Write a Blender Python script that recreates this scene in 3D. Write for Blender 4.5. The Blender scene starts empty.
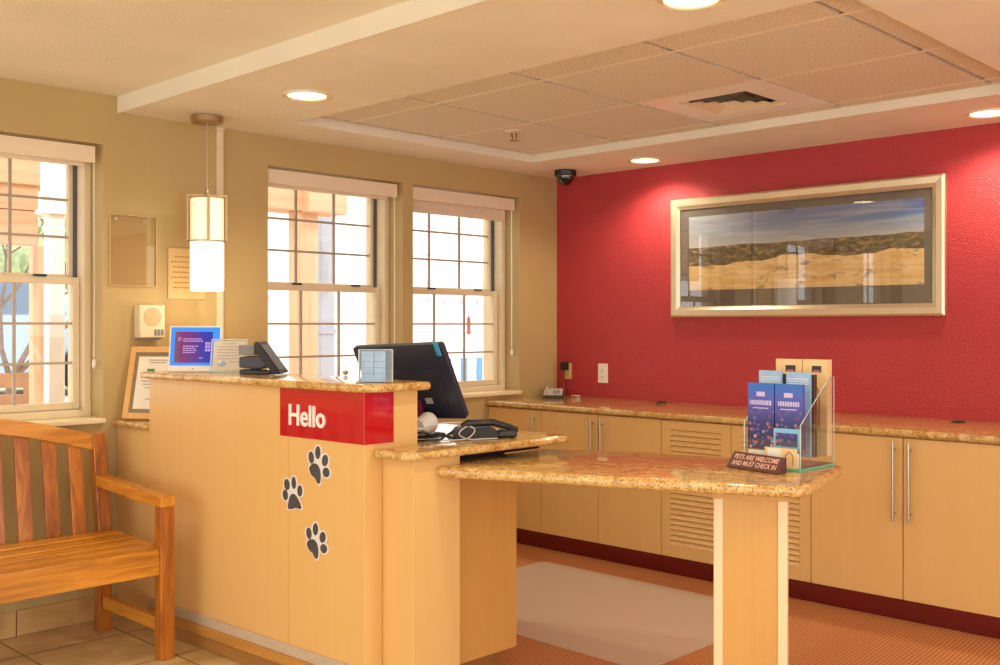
import bpy, bmesh, math, random
from mathutils import Vector, Matrix
random.seed(7)
SC = bpy.context.scene
COL = SC.collection
PI = math.pi

# ------------------------------------------------------------------ materials
class NT:
    def __init__(s, name):
        s.m = bpy.data.materials.new(name); s.m.use_nodes = True
        s.t = s.m.node_tree; s.b = s.t.nodes['Principled BSDF']; s.out = s.t.nodes['Material Output']
    def n(s, typ, **kw):
        x = s.t.nodes.new(typ)
        for k, v in kw.items():
            if k in x.inputs: x.inputs[k].default_value = v
            else: setattr(x, k, v)
        return x
    def l(s, a, b): s.t.links.new(a, b)
    def coord(s, scale=(1, 1, 1), kind='Object', rot=(0, 0, 0)):
        c = s.n('ShaderNodeTexCoord'); mp = s.n('ShaderNodeMapping')
        mp.inputs['Scale'].default_value = scale; mp.inputs['Rotation'].default_value = rot
        s.l(c.outputs[kind], mp.inputs['Vector']); return mp.outputs[0]
    def ramp(s, fac, stops, interp='LINEAR'):
        r = s.n('ShaderNodeValToRGB'); r.color_ramp.interpolation = interp
        e = r.color_ramp.elements
        while len(e) < len(stops): e.new(0.5)
        for i, (p, c) in enumerate(stops):
            e[i].position = p; e[i].color = (*c, 1)
        s.l(fac, r.inputs[0]); return r.outputs[0]
    def bump(s, h, strength=.2, dist=.01):
        b = s.n('ShaderNodeBump'); b.inputs['Strength'].default_value = strength; b.inputs['Distance'].default_value = dist
        s.l(h, b.inputs['Height']); s.l(b.outputs[0], s.b.inputs['Normal'])
    def math(s, op, a, b=None):
        x = s.n('ShaderNodeMath', operation=op)
        for i, v in enumerate((a, b)):
            if v is None: continue
            if isinstance(v, (int, float)): x.inputs[i].default_value = v
            else: s.l(v, x.inputs[i])
        return x.outputs[0]
    def mix(s, f, a, b):
        x = s.n('ShaderNodeMix', data_type='RGBA')
        for k, v in ((0, f), (6, a), (7, b)):
            if isinstance(v, (int, float)): x.inputs[k].default_value = v
            elif isinstance(v, tuple): x.inputs[k].default_value = (*v, 1)
            else: s.l(v, x.inputs[k])
        return x.outputs[2]

def S(r, g, b):   # sRGB 0-255 -> linear
    f = lambda v: (v/255/12.92) if v/255 <= .04045 else ((v/255+.055)/1.055)**2.4
    return (f(r), f(g), f(b))

def plain(name, col, rough=.5, metal=0, coat=0, noise=.0, emit=0, ecol=None, spec=.5):
    m = NT(name); b = m.b
    b.inputs['Roughness'].default_value = rough; b.inputs['Metallic'].default_value = metal
    b.inputs['Coat Weight'].default_value = coat; b.inputs['Coat Roughness'].default_value = .08
    b.inputs['Specular IOR Level'].default_value = spec
    nz = m.n('ShaderNodeTexNoise', Scale=14.0, Detail=3.0); m.l(m.coord(), nz.inputs['Vector'])
    k = max(noise, .03)
    c = m.ramp(nz.outputs[0], [(.3, tuple(v*(1-k) for v in col)), (.7, tuple(min(1, v*(1+k)) for v in col))])
    m.l(c, b.inputs['Base Color'])
    if emit:
        b.inputs['Emission Color'].default_value = (*(ecol or col), 1); b.inputs['Emission Strength'].default_value = emit
    return m.m

def paint(name, col, rough=.6, scale=140, strength=.25, spec=.4, dist=.004):
    m = NT(name); b = m.b
    b.inputs['Base Color'].default_value = (*col, 1); b.inputs['Roughness'].default_value = rough
    b.inputs['Specular IOR Level'].default_value = spec
    v = m.coord()
    n1 = m.n('ShaderNodeTexNoise', Scale=float(scale), Detail=2.0); m.l(v, n1.inputs['Vector'])
    n2 = m.n('ShaderNodeTexNoise', Scale=2.0, Detail=2.0); m.l(v, n2.inputs['Vector'])
    m.l(m.ramp(n2.outputs[0], [(.3, tuple(c*.95 for c in col)), (.7, tuple(min(1, c*1.04) for c in col))]), b.inputs['Base Color'])
    m.bump(n1.outputs[0], strength, dist)
    return m.m

def woodm(name, c1, c2, c3, axis, rough=.35, scale=7, coat=.3, stretch=.07):
    """wood with its grain running along one axis"""
    m = NT(name); sc = [scale*5]*3; sc['xyz'.index(axis)] = scale*5*stretch
    v = m.coord(tuple(sc))
    n1 = m.n('ShaderNodeTexNoise', Scale=1.0, Detail=5.0, Distortion=.8); m.l(v, n1.inputs['Vector'])
    sc2 = [s*.15 for s in sc]
    n2 = m.n('ShaderNodeTexNoise', Scale=1.0, Detail=2.0, Distortion=.5); m.l(m.coord(tuple(sc2)), n2.inputs['Vector'])
    f = m.math('ADD', m.math('MULTIPLY', n1.outputs[0], .55), m.math('MULTIPLY', n2.outputs[0], .45))
    m.l(m.ramp(f, [(.3, c1), (.5, c2), (.7, c3)]), m.b.inputs['Base Color'])
    m.b.inputs['Roughness'].default_value = rough; m.b.inputs['Coat Weight'].default_value = coat
    m.b.inputs['Coat Roughness'].default_value = .2
    return m.m

def granite(name):
    m = NT(name); v = m.coord()
    n1 = m.n('ShaderNodeTexNoise', Scale=26.0, Detail=6.0, Roughness=.65, Distortion=.6); m.l(v, n1.inputs['Vector'])
    n2 = m.n('ShaderNodeTexNoise', Scale=150.0, Detail=3.0, Roughness=.7); m.l(v, n2.inputs['Vector'])
    vo = m.n('ShaderNodeTexVoronoi', Scale=95.0); m.l(v, vo.inputs['Vector'])
    base = m.ramp(n1.outputs[0], [(.3, S(166, 118, 56)), (.45, S(206, 162, 92)), (.58, S(222, 188, 122)), (.75, S(234, 212, 160))])
    dark = m.ramp(n2.outputs[0], [(.39, (1, 1, 1)), (.46, (0, 0, 0))])
    spec = m.ramp(vo.outputs['Distance'], [(.10, (1, 1, 1)), (.2, (0, 0, 0))])
    k = m.math('MULTIPLY', dark, .75)
    c = m.mix(k, base, S(92, 62, 38))
    c2 = m.mix(m.math('MULTIPLY', spec, .3), c, S(120, 84, 52))
    m.l(c2, m.b.inputs['Base Color'])
    m.b.inputs['Roughness'].default_value = .12; m.b.inputs['Specular IOR Level'].default_value = .5
    m.b.inputs['Coat Weight'].default_value = .35; m.b.inputs['Coat Roughness'].default_value = .05
    return m.m

def glassm(name, tint=(1, 1, 1), refl=1.0, ior=1.45, base=0.0):
    m = NT(name)
    tr = m.n('ShaderNodeBsdfTransparent'); tr.inputs[0].default_value = (*tint, 1)
    gl = m.n('ShaderNodeBsdfGlossy'); gl.inputs['Roughness'].default_value = .0
    gm = m.n('ShaderNodeNewGeometry')
    fr = m.n('ShaderNodeFresnel')
    m.l(m.math('ADD', m.math('MULTIPLY', gm.outputs['Backfacing'], 1/ior-ior), ior), fr.inputs['IOR'])
    f = m.math('ADD', m.math('MULTIPLY', fr.outputs[0], refl), base)
    mx = m.n('ShaderNodeMixShader'); m.l(f, mx.inputs[0]); m.l(tr.outputs[0], mx.inputs[1]); m.l(gl.outputs[0], mx.inputs[2])
    m.l(mx.outputs[0], m.out.inputs[0])
    return m.m

M = {}
M['tan'] = paint('tan_wall_paint', S(188, 164, 112), .55, 120, .22)
M['red'] = paint('red_wall_paint', S(184, 54, 62), .40, 130, .85, .5, .008)
M['ceil'] = paint('ceiling_paint', S(238, 231, 213), .8, 150, .7, .2, .008)
M['trimwhite'] = paint('fascia_paint', S(232, 226, 208), .6, 160, .1)
def tilem():
    m = NT('acoustic_tile'); v = m.coord()
    n = m.n('ShaderNodeTexNoise', Scale=190.0, Detail=2.0); m.l(v, n.inputs['Vector'])
    m.l(m.ramp(n.outputs[0], [(.38, S(204, 188, 158)), (.52, S(238, 228, 206))]), m.b.inputs['Base Color'])
    m.b.inputs['Roughness'].default_value = .9; m.bump(n.outputs[0], .9, .008); return m.m
M['tile'] = tilem()
M['runner_shade'] = plain('shaded_runner_brown', S(120, 92, 60), .6)  # shade in the gaps between tiles, put into the runner colour
M['tee'] = plain('tee_bar_paint', S(238, 226, 204), .5)
M['maple'] = woodm('maple_laminate', S(222, 180, 114), S(224, 182.5, 117), S(226, 185, 120), 'z', .38, 9, .15, .02)
M['maple_deep_shaded'] = woodm('deep_shaded_maple_laminate', S(208, 158, 84), S(212, 163, 88), S(216, 168, 94), 'z', .38, 9, .15, .02)  # deeper maple of the pillar, with pedestal shading partly put into the colour
M['maple_light'] = woodm('pale_maple_trim', S(236, 214, 172), S(238, 218, 178), S(240, 222, 184), 'z', .35, 9, .2, .02)
M['granite'] = granite('gold_granite')
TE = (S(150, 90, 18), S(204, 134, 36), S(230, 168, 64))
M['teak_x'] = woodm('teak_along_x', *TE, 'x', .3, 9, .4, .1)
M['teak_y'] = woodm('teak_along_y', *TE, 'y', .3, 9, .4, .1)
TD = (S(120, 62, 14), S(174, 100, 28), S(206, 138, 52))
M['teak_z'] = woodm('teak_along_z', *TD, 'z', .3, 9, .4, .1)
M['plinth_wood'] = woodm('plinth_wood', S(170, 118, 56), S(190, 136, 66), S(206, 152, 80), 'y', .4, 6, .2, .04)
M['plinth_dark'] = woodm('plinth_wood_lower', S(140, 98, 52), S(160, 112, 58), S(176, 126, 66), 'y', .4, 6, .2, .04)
M['toe'] = woodm('mahogany_toe', S(84, 8, 10), S(100, 12, 12), S(112, 16, 16), 'y', .3, 8, .4, .03)
M['strip'] = plain('grey_strip', S(196, 178, 156), .4)
M['steel'] = plain('brushed_steel', S(196, 190, 184), .3, 1)
M['silver'] = plain('champagne_silver_frame', S(222, 208, 180), .32, .75)
M['bronze'] = plain('nickel_frame', S(176, 150, 112), .35, .8)
M['vinyl'] = plain('almond_vinyl', S(226, 210, 178), .45)
M['vinyl_dark'] = plain('grey_window_track', S(86, 86, 92), .5)
M['muntin'] = plain('grey_muntin', S(176, 164, 146), .45)
M['shade'] = plain('shade_fabric', S(232, 216, 190), .7)
M['sill'] = plain('sill_paint', S(238, 222, 186), .4)
M['white'] = plain('white_plastic', S(238, 234, 226), .4)
M['cream'] = plain('cream_plastic', S(226, 212, 180), .45)
M['grille'] = plain('tan_grille', S(204, 180, 138), .6)
M['almond'] = plain('almond_plate', S(216, 186, 130), .45)
M['grey'] = plain('grey_plastic', S(128, 128, 126), .45)
M['lightgrey'] = plain('light_grey_plastic', S(196, 194, 190), .4)
M['black'] = plain('black_plastic', S(30, 28, 30), .35)
M['charcoal'] = plain('charcoal_plastic', S(52, 54, 62), .4)
M['monitor'] = plain('monitor_shell', S(44, 50, 68), .3)
M['darkbrown'] = plain('dark_brown_plastic', S(26, 21, 21), .5)
M['magenta'] = plain('magenta_plastic', S(130, 30, 74), .4)
M['blueclip'] = plain('blue_clip', S(60, 150, 190), .4)
M['dome'] = plain('smoked_dome', S(14, 14, 16), .08, 0, .6)
M['redacrylic'] = plain('red_acrylic', S(186, 10, 26), .05, 0, .8, spec=.7)
M['letter'] = plain('white_letters', S(250, 246, 244), .35)
M['pawgrey'] = plain('paw_dark_grey', S(72, 72, 76), .45, noise=.08)
M['pawedge'] = plain('paw_pale_edge', S(226, 224, 222), .5)
M['seam'] = plain('seam_line', S(196, 152, 92), .7)  # seam line a little darker than the maple
M['mat_grey'] = plain('grey_mount_board', S(140, 124, 100), .7)
M['mat_dark'] = plain('taupe_mount', S(100, 92, 84), .7)
M['paper'] = plain('cream_paper', S(238, 228, 212), .7)
M['ink'] = plain('grey_ink', S(178, 168, 160), .7)
M['inkbrown'] = plain('brown_ink', S(176, 126, 64), .7)
M['green'] = plain('green_ink', S(60, 140, 70), .6)
M['oak'] = woodm('pale_oak', S(214, 162, 92), S(226, 176, 106), S(234, 190, 122), 'z', .4, 8, .2, .05)
M['glass'] = glassm('window_glass', (1, 1, 1), 1.0)
M['picglass'] = glassm('picture_glass', (1, 1, 1), 1.0, 1.5, .045)
M['acrylic'] = glassm('clear_acrylic', (.985, .99, .99), 1.0, 1.5)
M['acrylic_edge'] = plain('acrylic_polished_edge', S(196, 222, 214), .15, 0, .4)
M['tintacrylic'] = glassm('tinted_acrylic', (.99, .98, .95), 1.0, 1.45, .0)
M['greenacrylic'] = plain('green_acrylic_edge', S(96, 186, 160), .15, 0, .5)
M['rubber'] = plain('black_rubber', S(20, 20, 20), .7)
M['signbrown'] = plain('sign_brown', S(86, 42, 38), .45)
M['signtext'] = plain('sign_lettering', S(226, 176, 160), .5)
M['bulb'] = plain('lamp_glow', S(255, 240, 205), .5, emit=5, ecol=(1, .82, .5))
M['canrim'] = plain('downlight_trim', S(236, 222, 196), .4)
M['cancone'] = plain('downlight_reflector', S(250, 236, 205), .25, .3)
M['shade_lo'] = plain('glass_diffuser', S(250, 245, 235), .3, emit=.95, ecol=(1, .90, .72))
M['shade_hi'] = plain('frosted_shade', S(245, 232, 205), .3, emit=.5, ecol=(1, .82, .55))
M['screen_blue'] = plain('screen_border', S(28, 120, 235), .3, emit=.4, ecol=S(28, 130, 245))
def screenm():
    m = NT('screen_page'); v = m.coord(kind='Generated'); sp = m.n('ShaderNodeSeparateXYZ'); m.l(v, sp.inputs[0])
    c = m.ramp(sp.outputs[0], [(0, S(96, 70, 110)), (.18, S(110, 26, 100)), (.5, S(80, 26, 130)), (.8, S(24, 30, 170))])
    m.l(c, m.b.inputs['Base Color']); m.l(c, m.b.inputs['Emission Color']); m.b.inputs['Emission Strength'].default_value = .25
    m.b.inputs['Roughness'].default_value = .2; return m.m
M['screen'] = screenm()
M['screentext'] = plain('screen_text', S(170, 140, 225), .4, emit=.25)
def carpetm():
    m = NT('copper_carpet'); v = m.coord(rot=(0, 0, .7))
    w = m.n('ShaderNodeTexChecker', Scale=85.0); m.l(v, w.inputs[0])
    w.inputs['Color1'].default_value = (*S(208, 146, 98), 1); w.inputs['Color2'].default_value = (*S(156, 98, 60), 1)
    n = m.n('ShaderNodeTexNoise', Scale=240.0, Detail=2.0); m.l(v, n.inputs[0])
    c = m.mix(m.math('MULTIPLY', n.outputs[0], .5), w.outputs[0], S(188, 122, 78))
    m.l(c, m.b.inputs['Base Color']); m.b.inputs['Roughness'].default_value = .95
    m.b.inputs['Specular IOR Level'].default_value = .1
    m.bump(w.outputs['Fac'], .3, .004); return m.m
M['carpet'] = carpetm()
def floortile():
    m = NT('beige_floor_tile'); v = m.coord()
    b = m.n('ShaderNodeTexBrick', Scale=1.0); m.l(v, b.inputs[0]); b.offset = 0.0
    b.inputs['Brick Width'].default_value = .41; b.inputs['Row Height'].default_value = .41
    b.inputs['Mortar Size'].default_value = .004; b.inputs['Mortar Smooth'].default_value = .1
    n = m.n('ShaderNodeTexNoise', Scale=5.0, Detail=5.0, Distortion=.7); m.l(v, n.inputs[0])
    c = m.ramp(n.outputs[0], [(.3, S(186, 156, 104)), (.55, S(214, 188, 138)), (.75, S(226, 204, 160))])
    m.l(c, b.inputs['Color1']); m.l(c, b.inputs['Color2']); b.inputs['Mortar'].default_value = (*S(112, 92, 60), 1)
    m.l(b.outputs[0], m.b.inputs['Base Color']); m.b.inputs['Roughness'].default_value = .35; return m.m
M['floor'] = floortile()
def basetile():
    m = NT('beige_skirting_tile'); v = m.coord()
    n = m.n('ShaderNodeTexNoise', Scale=5.0, Detail=5.0, Distortion=.7); m.l(v, n.inputs[0])
    m.l(m.ramp(n.outputs[0], [(.3, S(192, 150, 90)), (.6, S(212, 174, 114))]), m.b.inputs['Base Color'])
    m.b.inputs['Roughness'].default_value = .4; return m.m
M['basetile'] = basetile()
def chairmat():
    m = NT('frosted_vinyl_mat')
    p = m.b; p.inputs['Base Color'].default_value = (*S(236, 214, 194), 1); p.inputs['Roughness'].default_value = .28
    n = m.n('ShaderNodeTexNoise', Scale=260.0, Detail=1.0); m.l(m.coord(), n.inputs[0]); m.bump(n.outputs[0], .35, .002)
    tr = m.n('ShaderNodeBsdfTransparent'); tr.inputs[0].default_value = (.95, .93, .9, 1)
    mx = m.n('ShaderNodeMixShader'); mx.inputs[0].default_value = .52
    m.l(tr.outputs[0], mx.inputs[1]); m.l(p.outputs[0], mx.inputs[2]); m.l(mx.outputs[0], m.out.inputs[0]); return m.m
M['chairmat'] = chairmat()
def dunes():
    """printed panorama: hazy blue sky, far scrub line, pale sand"""
    m = NT('dune_panorama_print'); v = m.coord(kind='Generated'); sp = m.n('ShaderNodeSeparateXYZ'); m.l(v, sp.inputs[0])
    u = m.math('SUBTRACT', 1.0, sp.outputs[1]); z = sp.outputs[2]
    cu = m.n('ShaderNodeCombineXYZ'); m.l(u, cu.inputs[0]); m.l(z, cu.inputs[1])
    def nz(sx, sy, det=5., dist=0.):
        mp = m.n('ShaderNodeMapping'); mp.inputs['Scale'].default_value = (sx, sy, 1); m.l(cu.outputs[0], mp.inputs[0])
        n = m.n('ShaderNodeTexNoise', Scale=1.0, Detail=det, Distortion=dist); m.l(mp.outputs[0], n.inputs[0]); return n.outputs[0]
    sky = m.ramp(z, [(.58, S(196, 198, 200)), (.70, S(150, 170, 198)), (.82, S(60, 116, 190)), (1, S(40, 96, 178))])
    cloud = m.ramp(nz(3, 16, 6, .4), [(.46, (0, 0, 0)), (.66, (1, 1, 1))])
    haze = m.math('MULTIPLY', m.math('SUBTRACT', 1.0, u), .75)
    skyc = m.mix(m.math('MULTIPLY', cloud, .5), m.mix(haze, sky, S(176, 178, 176)), S(196, 200, 206))
    hz = m.math('ADD', m.math('MULTIPLY', nz(6, 0, 5), .08), m.math('ADD', m.math('MULTIPLY', u, .03), .535))
    scrub = m.ramp(nz(34, 22, 5, .5), [(.4, S(64, 60, 44)), (.55, S(112, 98, 66)), (.68, S(178, 142, 86))])
    sand = m.ramp(nz(5, 14, 4, .6), [(.35, S(232, 188, 112)), (.65, S(250, 220, 160))])
    sb = m.math('ADD', m.math('MULTIPLY', nz(3.2, 0, 3), .34), m.math('ADD', m.math('MULTIPLY', u, .1), .16))
    patch = m.math('MULTIPLY', m.ramp(nz(16, 10, 6, .7), [(.58, (0, 0, 0)), (.7, (1, 1, 1))]), .7)
    sandp = m.mix(patch, sand, S(120, 96, 52))
    low = m.mix(m.math('GREATER_THAN', z, sb), sandp, scrub)
    c = m.mix(m.math('GREATER_THAN', z, hz), low, skyc)
    m.l(c, m.b.inputs['Base Color']); m.b.inputs['Roughness'].default_value = .6; return m.m
M['dunes'] = dunes()
def bokeh():
    m = NT('blue_bokeh_brochure'); v = m.coord(); sp = m.n('ShaderNodeSeparateXYZ'); m.l(v, sp.inputs[0])
    vo = m.n('ShaderNodeTexVoronoi', Scale=62.0); m.l(v, vo.inputs[0])
    dots = m.ramp(vo.outputs['Distance'], [(.25, (1, 1, 1)), (.42, (0, 0, 0))])
    hue = m.ramp(vo.outputs['Color'], [(.2, S(226, 110, 40)), (.45, S(214, 170, 190)), (.6, S(70, 120, 210)), (.85, S(180, 70, 60))])
    base = m.ramp(sp.outputs[2], [(0, S(46, 40, 84)), (.09, S(52, 56, 120)), (.16, S(84, 92, 190)), (.21, S(46, 108, 204))])
    lim = m.ramp(sp.outputs[2], [(.02, (1, 1, 1)), (.15, (0, 0, 0))])
    m.l(m.mix(m.math('MULTIPLY', dots, lim), base, hue), m.b.inputs['Base Color']); m.b.inputs['Roughness'].default_value = .35
    return m.m
M['bokeh'] = bokeh()
M['brochureblue'] = plain('pale_blue_brochure', S(150, 186, 222), .4, noise=.2)
M['brochuretan'] = woodm('tan_brochure', S(226, 190, 134), S(234, 204, 152), S(238, 210, 162), 'z', .5, 3, 0, .1)
M['brochuredark'] = plain('dark_brochure_stack', S(70, 52, 44), .5)
M['lilac'] = plain('lilac_print', S(196, 190, 232), .5)
M['skyblue'] = plain('light_blue_box', S(130, 196, 236), .35)
# outdoors
M['ext_ground'] = plain('pale_concrete', S(226, 214, 196), .9, noise=.06)
M['ext_white'] = plain('white_siding', S(246, 246, 248), .8)
M['ext_white2'] = plain('white_column_paint', S(246, 246, 250), .6)
M['ext_wood'] = woodm('weathered_cedar', S(206, 162, 126), S(222, 182, 146), S(232, 196, 164), 'z', .7, 3, 0, .08)
M['ext_woodx'] = woodm('weathered_cedar_beam', S(200, 152, 116), S(218, 174, 138), S(230, 190, 156), 'x', .7, 3, 0, .08)
M['ext_grey'] = plain('grey_downspout', S(170, 176, 190), .5)
M['leaf'] = plain('olive_leaves', S(168, 186, 136), .8, noise=.3)
M['bark'] = plain('grey_bark', S(120, 100, 88), .9, noise=.2)
M['carblue'] = plain('silver_blue_car', S(150, 174, 200), .25, .3, .5)
M['carglass'] = plain('car_window', S(86, 110, 140), .1)
M['patiowood'] = plain('patio_chair_wood', S(176, 134, 102), .7, noise=.1)
M['slatblue'] = plain('blue_slat', S(96, 150, 206), .6)
M['feedred'] = plain('red_ornament', S(206, 110, 110), .5)

# ------------------------------------------------------------------ geometry helpers
def tag(o, label=None, cat=None, group=None, kind=None):
    if label: o['label'] = label
    if cat: o['category'] = cat
    if group: o['group'] = group
    if kind: o['kind'] = kind
    return o

def thing(name, label, cat, loc=(0, 0, 0), rz=0, group=None, rot=None):
    o = bpy.data.objects.new(name, None); COL.objects.link(o)
    o.empty_display_size = .05; o.location = loc
    o.rotation_euler = rot if rot else (0, 0, rz)
    return tag(o, label, cat, group)

class MB:
    def __init__(s): s.bm = bmesh.new()
    def box(s, x0, x1, y0, y1, z0, z1, M4=None):
        vs = [s.bm.verts.new((x, y, z)) for x in (x0, x1) for y in (y0, y1) for z in (z0, z1)]
        for f in ((0, 1, 3, 2), (4, 6, 7, 5), (0, 4, 5, 1), (2, 3, 7, 6), (0, 2, 6, 4), (1, 5, 7, 3)):
            s.bm.faces.new([vs[i] for i in f])
        if M4 is not None: bmesh.ops.transform(s.bm, matrix=M4, verts=vs)
        return s
    def prism(s, pts, z0, z1, M4=None):
        """polygon in x,y extruded along z"""
        a = [s.bm.verts.new((p[0], p[1], z0)) for p in pts]; b = [s.bm.verts.new((p[0], p[1], z1)) for p in pts]
        n = len(pts); s.bm.faces.new(list(reversed(a))); s.bm.faces.new(b)
        for i in range(n): s.bm.faces.new([a[i], a[(i+1) % n], b[(i+1) % n], b[i]])
        if M4 is not None: bmesh.ops.transform(s.bm, matrix=M4, verts=a+b)
        return s
    def slab(s, pts, z0, z1, r=.012, seg=4):
        """polygon slab with a bullnose edge"""
        cx = sum(p[0] for p in pts)/len(pts)
        def inset(d):
            n = len(pts); out = []
            area = sum(pts[i][0]*pts[(i+1) % n][1]-pts[(i+1) % n][0]*pts[i][1] for i in range(n))
            sg = 1 if area > 0 else -1
            for i in range(n):
                p0, p1, p2 = Vector(pts[i-1]), Vector(pts[i]), Vector(pts[(i+1) % n])
                e1 = (p1-p0).normalized(); e2 = (p2-p1).normalized()
                n1 = Vector((-e1.y, e1.x))*sg; n2 = Vector((-e2.y, e2.x))*sg
                k = (n1+n2); L = k.length_squared
                out.append(p1+k*(2*d/L) if L > .05 else p1+n1*d)
            return out
        rings = []
        h = z1-z0; r = min(r, h/2)
        for i in range(seg+1):
            a = PI/2*i/seg; rings.append((r*(1-math.sin(a)), z0+r*(1-math.cos(a))))
        for i in range(seg+1):
            a = PI/2*i/seg; rings.append((r*(1-math.cos(a)), z1-r*(1-math.sin(a))))
        loops = []
        for d, z in rings: loops.append([s.bm.verts.new((p[0], p[1], z)) for p in inset(d)])
        n = len(pts)
        for A, B in zip(loops, loops[1:]):
            for i in range(n):
                s.bm.faces.new([A[i], A[(i+1) % n], B[(i+1) % n], B[i]])
        s.bm.faces.new(list(reversed(loops[0]))); s.bm.faces.new(loops[-1])
        return s
    def lathe(s, prof, seg=24, M4=None, cap=True):
        """profile of (r, z) about the z axis"""
        rows = []; new = []
        for r, z in prof:
            row = [s.bm.verts.new((r*math.cos(2*PI*i/seg), r*math.sin(2*PI*i/seg), z)) for i in range(seg)]
            rows.append(row); new += row
        for A, B in zip(rows, rows[1:]):
            for i in range(seg): s.bm.faces.new([A[i], A[(i+1) % seg], B[(i+1) % seg], B[i]])
        if cap:
            s.bm.faces.new(list(reversed(rows[0]))); s.bm.faces.new(rows[-1])
        if M4 is not None: bmesh.ops.transform(s.bm, matrix=M4, verts=new)
        return s
    def tube(s, path, r, seg=8):
        P_ = [Vector(p) for p in path]; rings = []
        R = r if isinstance(r, (list, tuple)) else [r]*len(P_)
        ref = None
        for i, p in enumerate(P_):
            t = (P_[min(i+1, len(P_)-1)]-P_[max(i-1, 0)]).normalized()
            if ref is None:
                ref = Vector((0, 0, 1)) if abs(t.z) < .9 else Vector((1, 0, 0))
            a = (ref - t*ref.dot(t)).normalized(); ref = a; b = t.cross(a)
            rings.append([s.bm.verts.new(p+(a*math.cos(2*PI*k/seg)+b*math.sin(2*PI*k/seg))*R[i]) for k in range(seg)])
        for A, B in zip(rings, rings[1:]):
            for k in range(seg): s.bm.faces.new([A[k], A[(k+1) % seg], B[(k+1) % seg], B[k]])
        s.bm.faces.new(list(reversed(rings[0]))); s.bm.faces.new(rings[-1])
        return s
    def ball(s, c, rx, ry=None, rz=None, seg=14, M4=None):
        ry = ry or rx; rz = rz or rx
        m4 = Matrix.Translation(c) @ Matrix.Diagonal((rx, ry, rz, 1))
        if M4 is not None: m4 = M4 @ m4
        bmesh.ops.create_uvsphere(s.bm, u_segments=seg, v_segments=max(6, seg//2), radius=1, matrix=m4); return s
    def sweep(s, prof, path_fn, n):
        """closed profile rings given by path_fn(i) -> list of points"""
        rings = [[s.bm.verts.new(p) for p in path_fn(i)] for i in range(n)]
        k = len(rings[0])
        for A, B in zip(rings, rings[1:]):
            for i in range(k): s.bm.faces.new([A[i], A[(i+1) % k], B[(i+1) % k], B[i]])
        s.bm.faces.new(list(reversed(rings[0]))); s.bm.faces.new(rings[-1]); return s
    def build(s, name, mat, parent=None, bevel=0, local=False, smooth=False, label=None, cat=None, kind=None, group=None):
        bmesh.ops.recalc_face_normals(s.bm, faces=s.bm.faces)
        me = bpy.data.meshes.new(name)
        off = Vector((0, 0, 0)); o = bpy.data.objects.new(name, me); COL.objects.link(o)
        if parent is None:
            xs = [v.co for v in s.bm.verts]
            if not local:
                lo = Vector([min(v[i] for v in xs) for i in range(3)]); hi = Vector([max(v[i] for v in xs) for i in range(3)])
                off = Vector(((lo.x+hi.x)/2, (lo.y+hi.y)/2, lo.z)); o.location = off
        else:
            o.parent = parent
            if not local:
                p = parent; 
                while p is not None: off += p.location; p = p.parent
        for v in s.bm.verts: v.co -= off
        s.bm.to_mesh(me); s.bm.free(); me.materials.append(mat)
        if smooth:
            for p in me.polygons: p.use_smooth = True
            me.set_sharp_from_angle(angle=math.radians(40))
        if bevel:
            b = o.modifiers.new('bevel', 'BEVEL'); b.width = bevel; b.segments = 2; b.limit_method = 'ANGLE'; b.angle_limit = math.radians(40)
        tag(o, label, cat, group, kind)
        return o

def rbox(name, mat, parent, x0, x1, y0, y1, z0, z1, bevel=.002, local=False, **kw):
    return MB().box(x0, x1, y0, y1, z0, z1).build(name, mat, parent, bevel, local, **kw)

def rounded(pts, radii, seg=6):
    """round the corners of a polygon"""
    out = []; n = len(pts)
    for i in range(n):
        p0, p1, p2 = Vector(pts[i-1]), Vector(pts[i]), Vector(pts[(i+1) % n]); r = radii[i]
        if not r: out.append(tuple(p1)); continue
        a = (p0-p1).normalized(); b = (p2-p1).normalized()
        ang = a.angle(b); d = r/math.tan(ang/2)
        A = p1+a*d; B = p1+b*d; c = p1+(a+b).normalized()*(r/math.sin(ang/2))
        a0 = math.atan2(A.y-c.y, A.x-c.x); a1 = math.atan2(B.y-c.y, B.x-c.x)
        da = (a1-a0+PI) % (2*PI)-PI
        for k in range(seg+1):
            t = a0+da*k/seg; out.append((c.x+r*math.cos(t), c.y+r*math.sin(t)))
    return out

def text_mesh(txt, name, mat, parent, M4, width=None, height=None, depth=.002, bold=.0, spacing=1.0):
    """lettering fitted to a width and cap height, as a mesh in the parent's frame"""
    cu = bpy.data.curves.new(name, 'FONT'); cu.body = txt; cu.extrude = .5; cu.offset = bold; cu.space_character = spacing; cu.resolution_u = 3
    o = bpy.data.objects.new(name, cu); COL.objects.link(o)
    dg = bpy.context.evaluated_depsgraph_get(); dg.update()
    me = bpy.data.meshes.new_from_object(o.evaluated_get(dg))
    bpy.data.objects.remove(o)
    xs = [v.co.x for v in me.vertices]; ys = [v.co.y for v in me.vertices]; zs = [v.co.z for v in me.vertices]
    sx = width/(max(xs)-min(xs)); sy = height/(max(ys)-min(ys)) if height else sx
    for v in me.vertices:
        v.co = M4 @ Vector(((v.co.x-min(xs))*sx, (v.co.y-min(ys))*sy, (v.co.z-min(zs))/(max(zs)-min(zs))*depth))
    me.name = name; me.materials.clear(); me.materials.append(mat)
    r = bpy.data.objects.new(name, me); COL.objects.link(r); r.parent = parent
    return r

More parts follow.
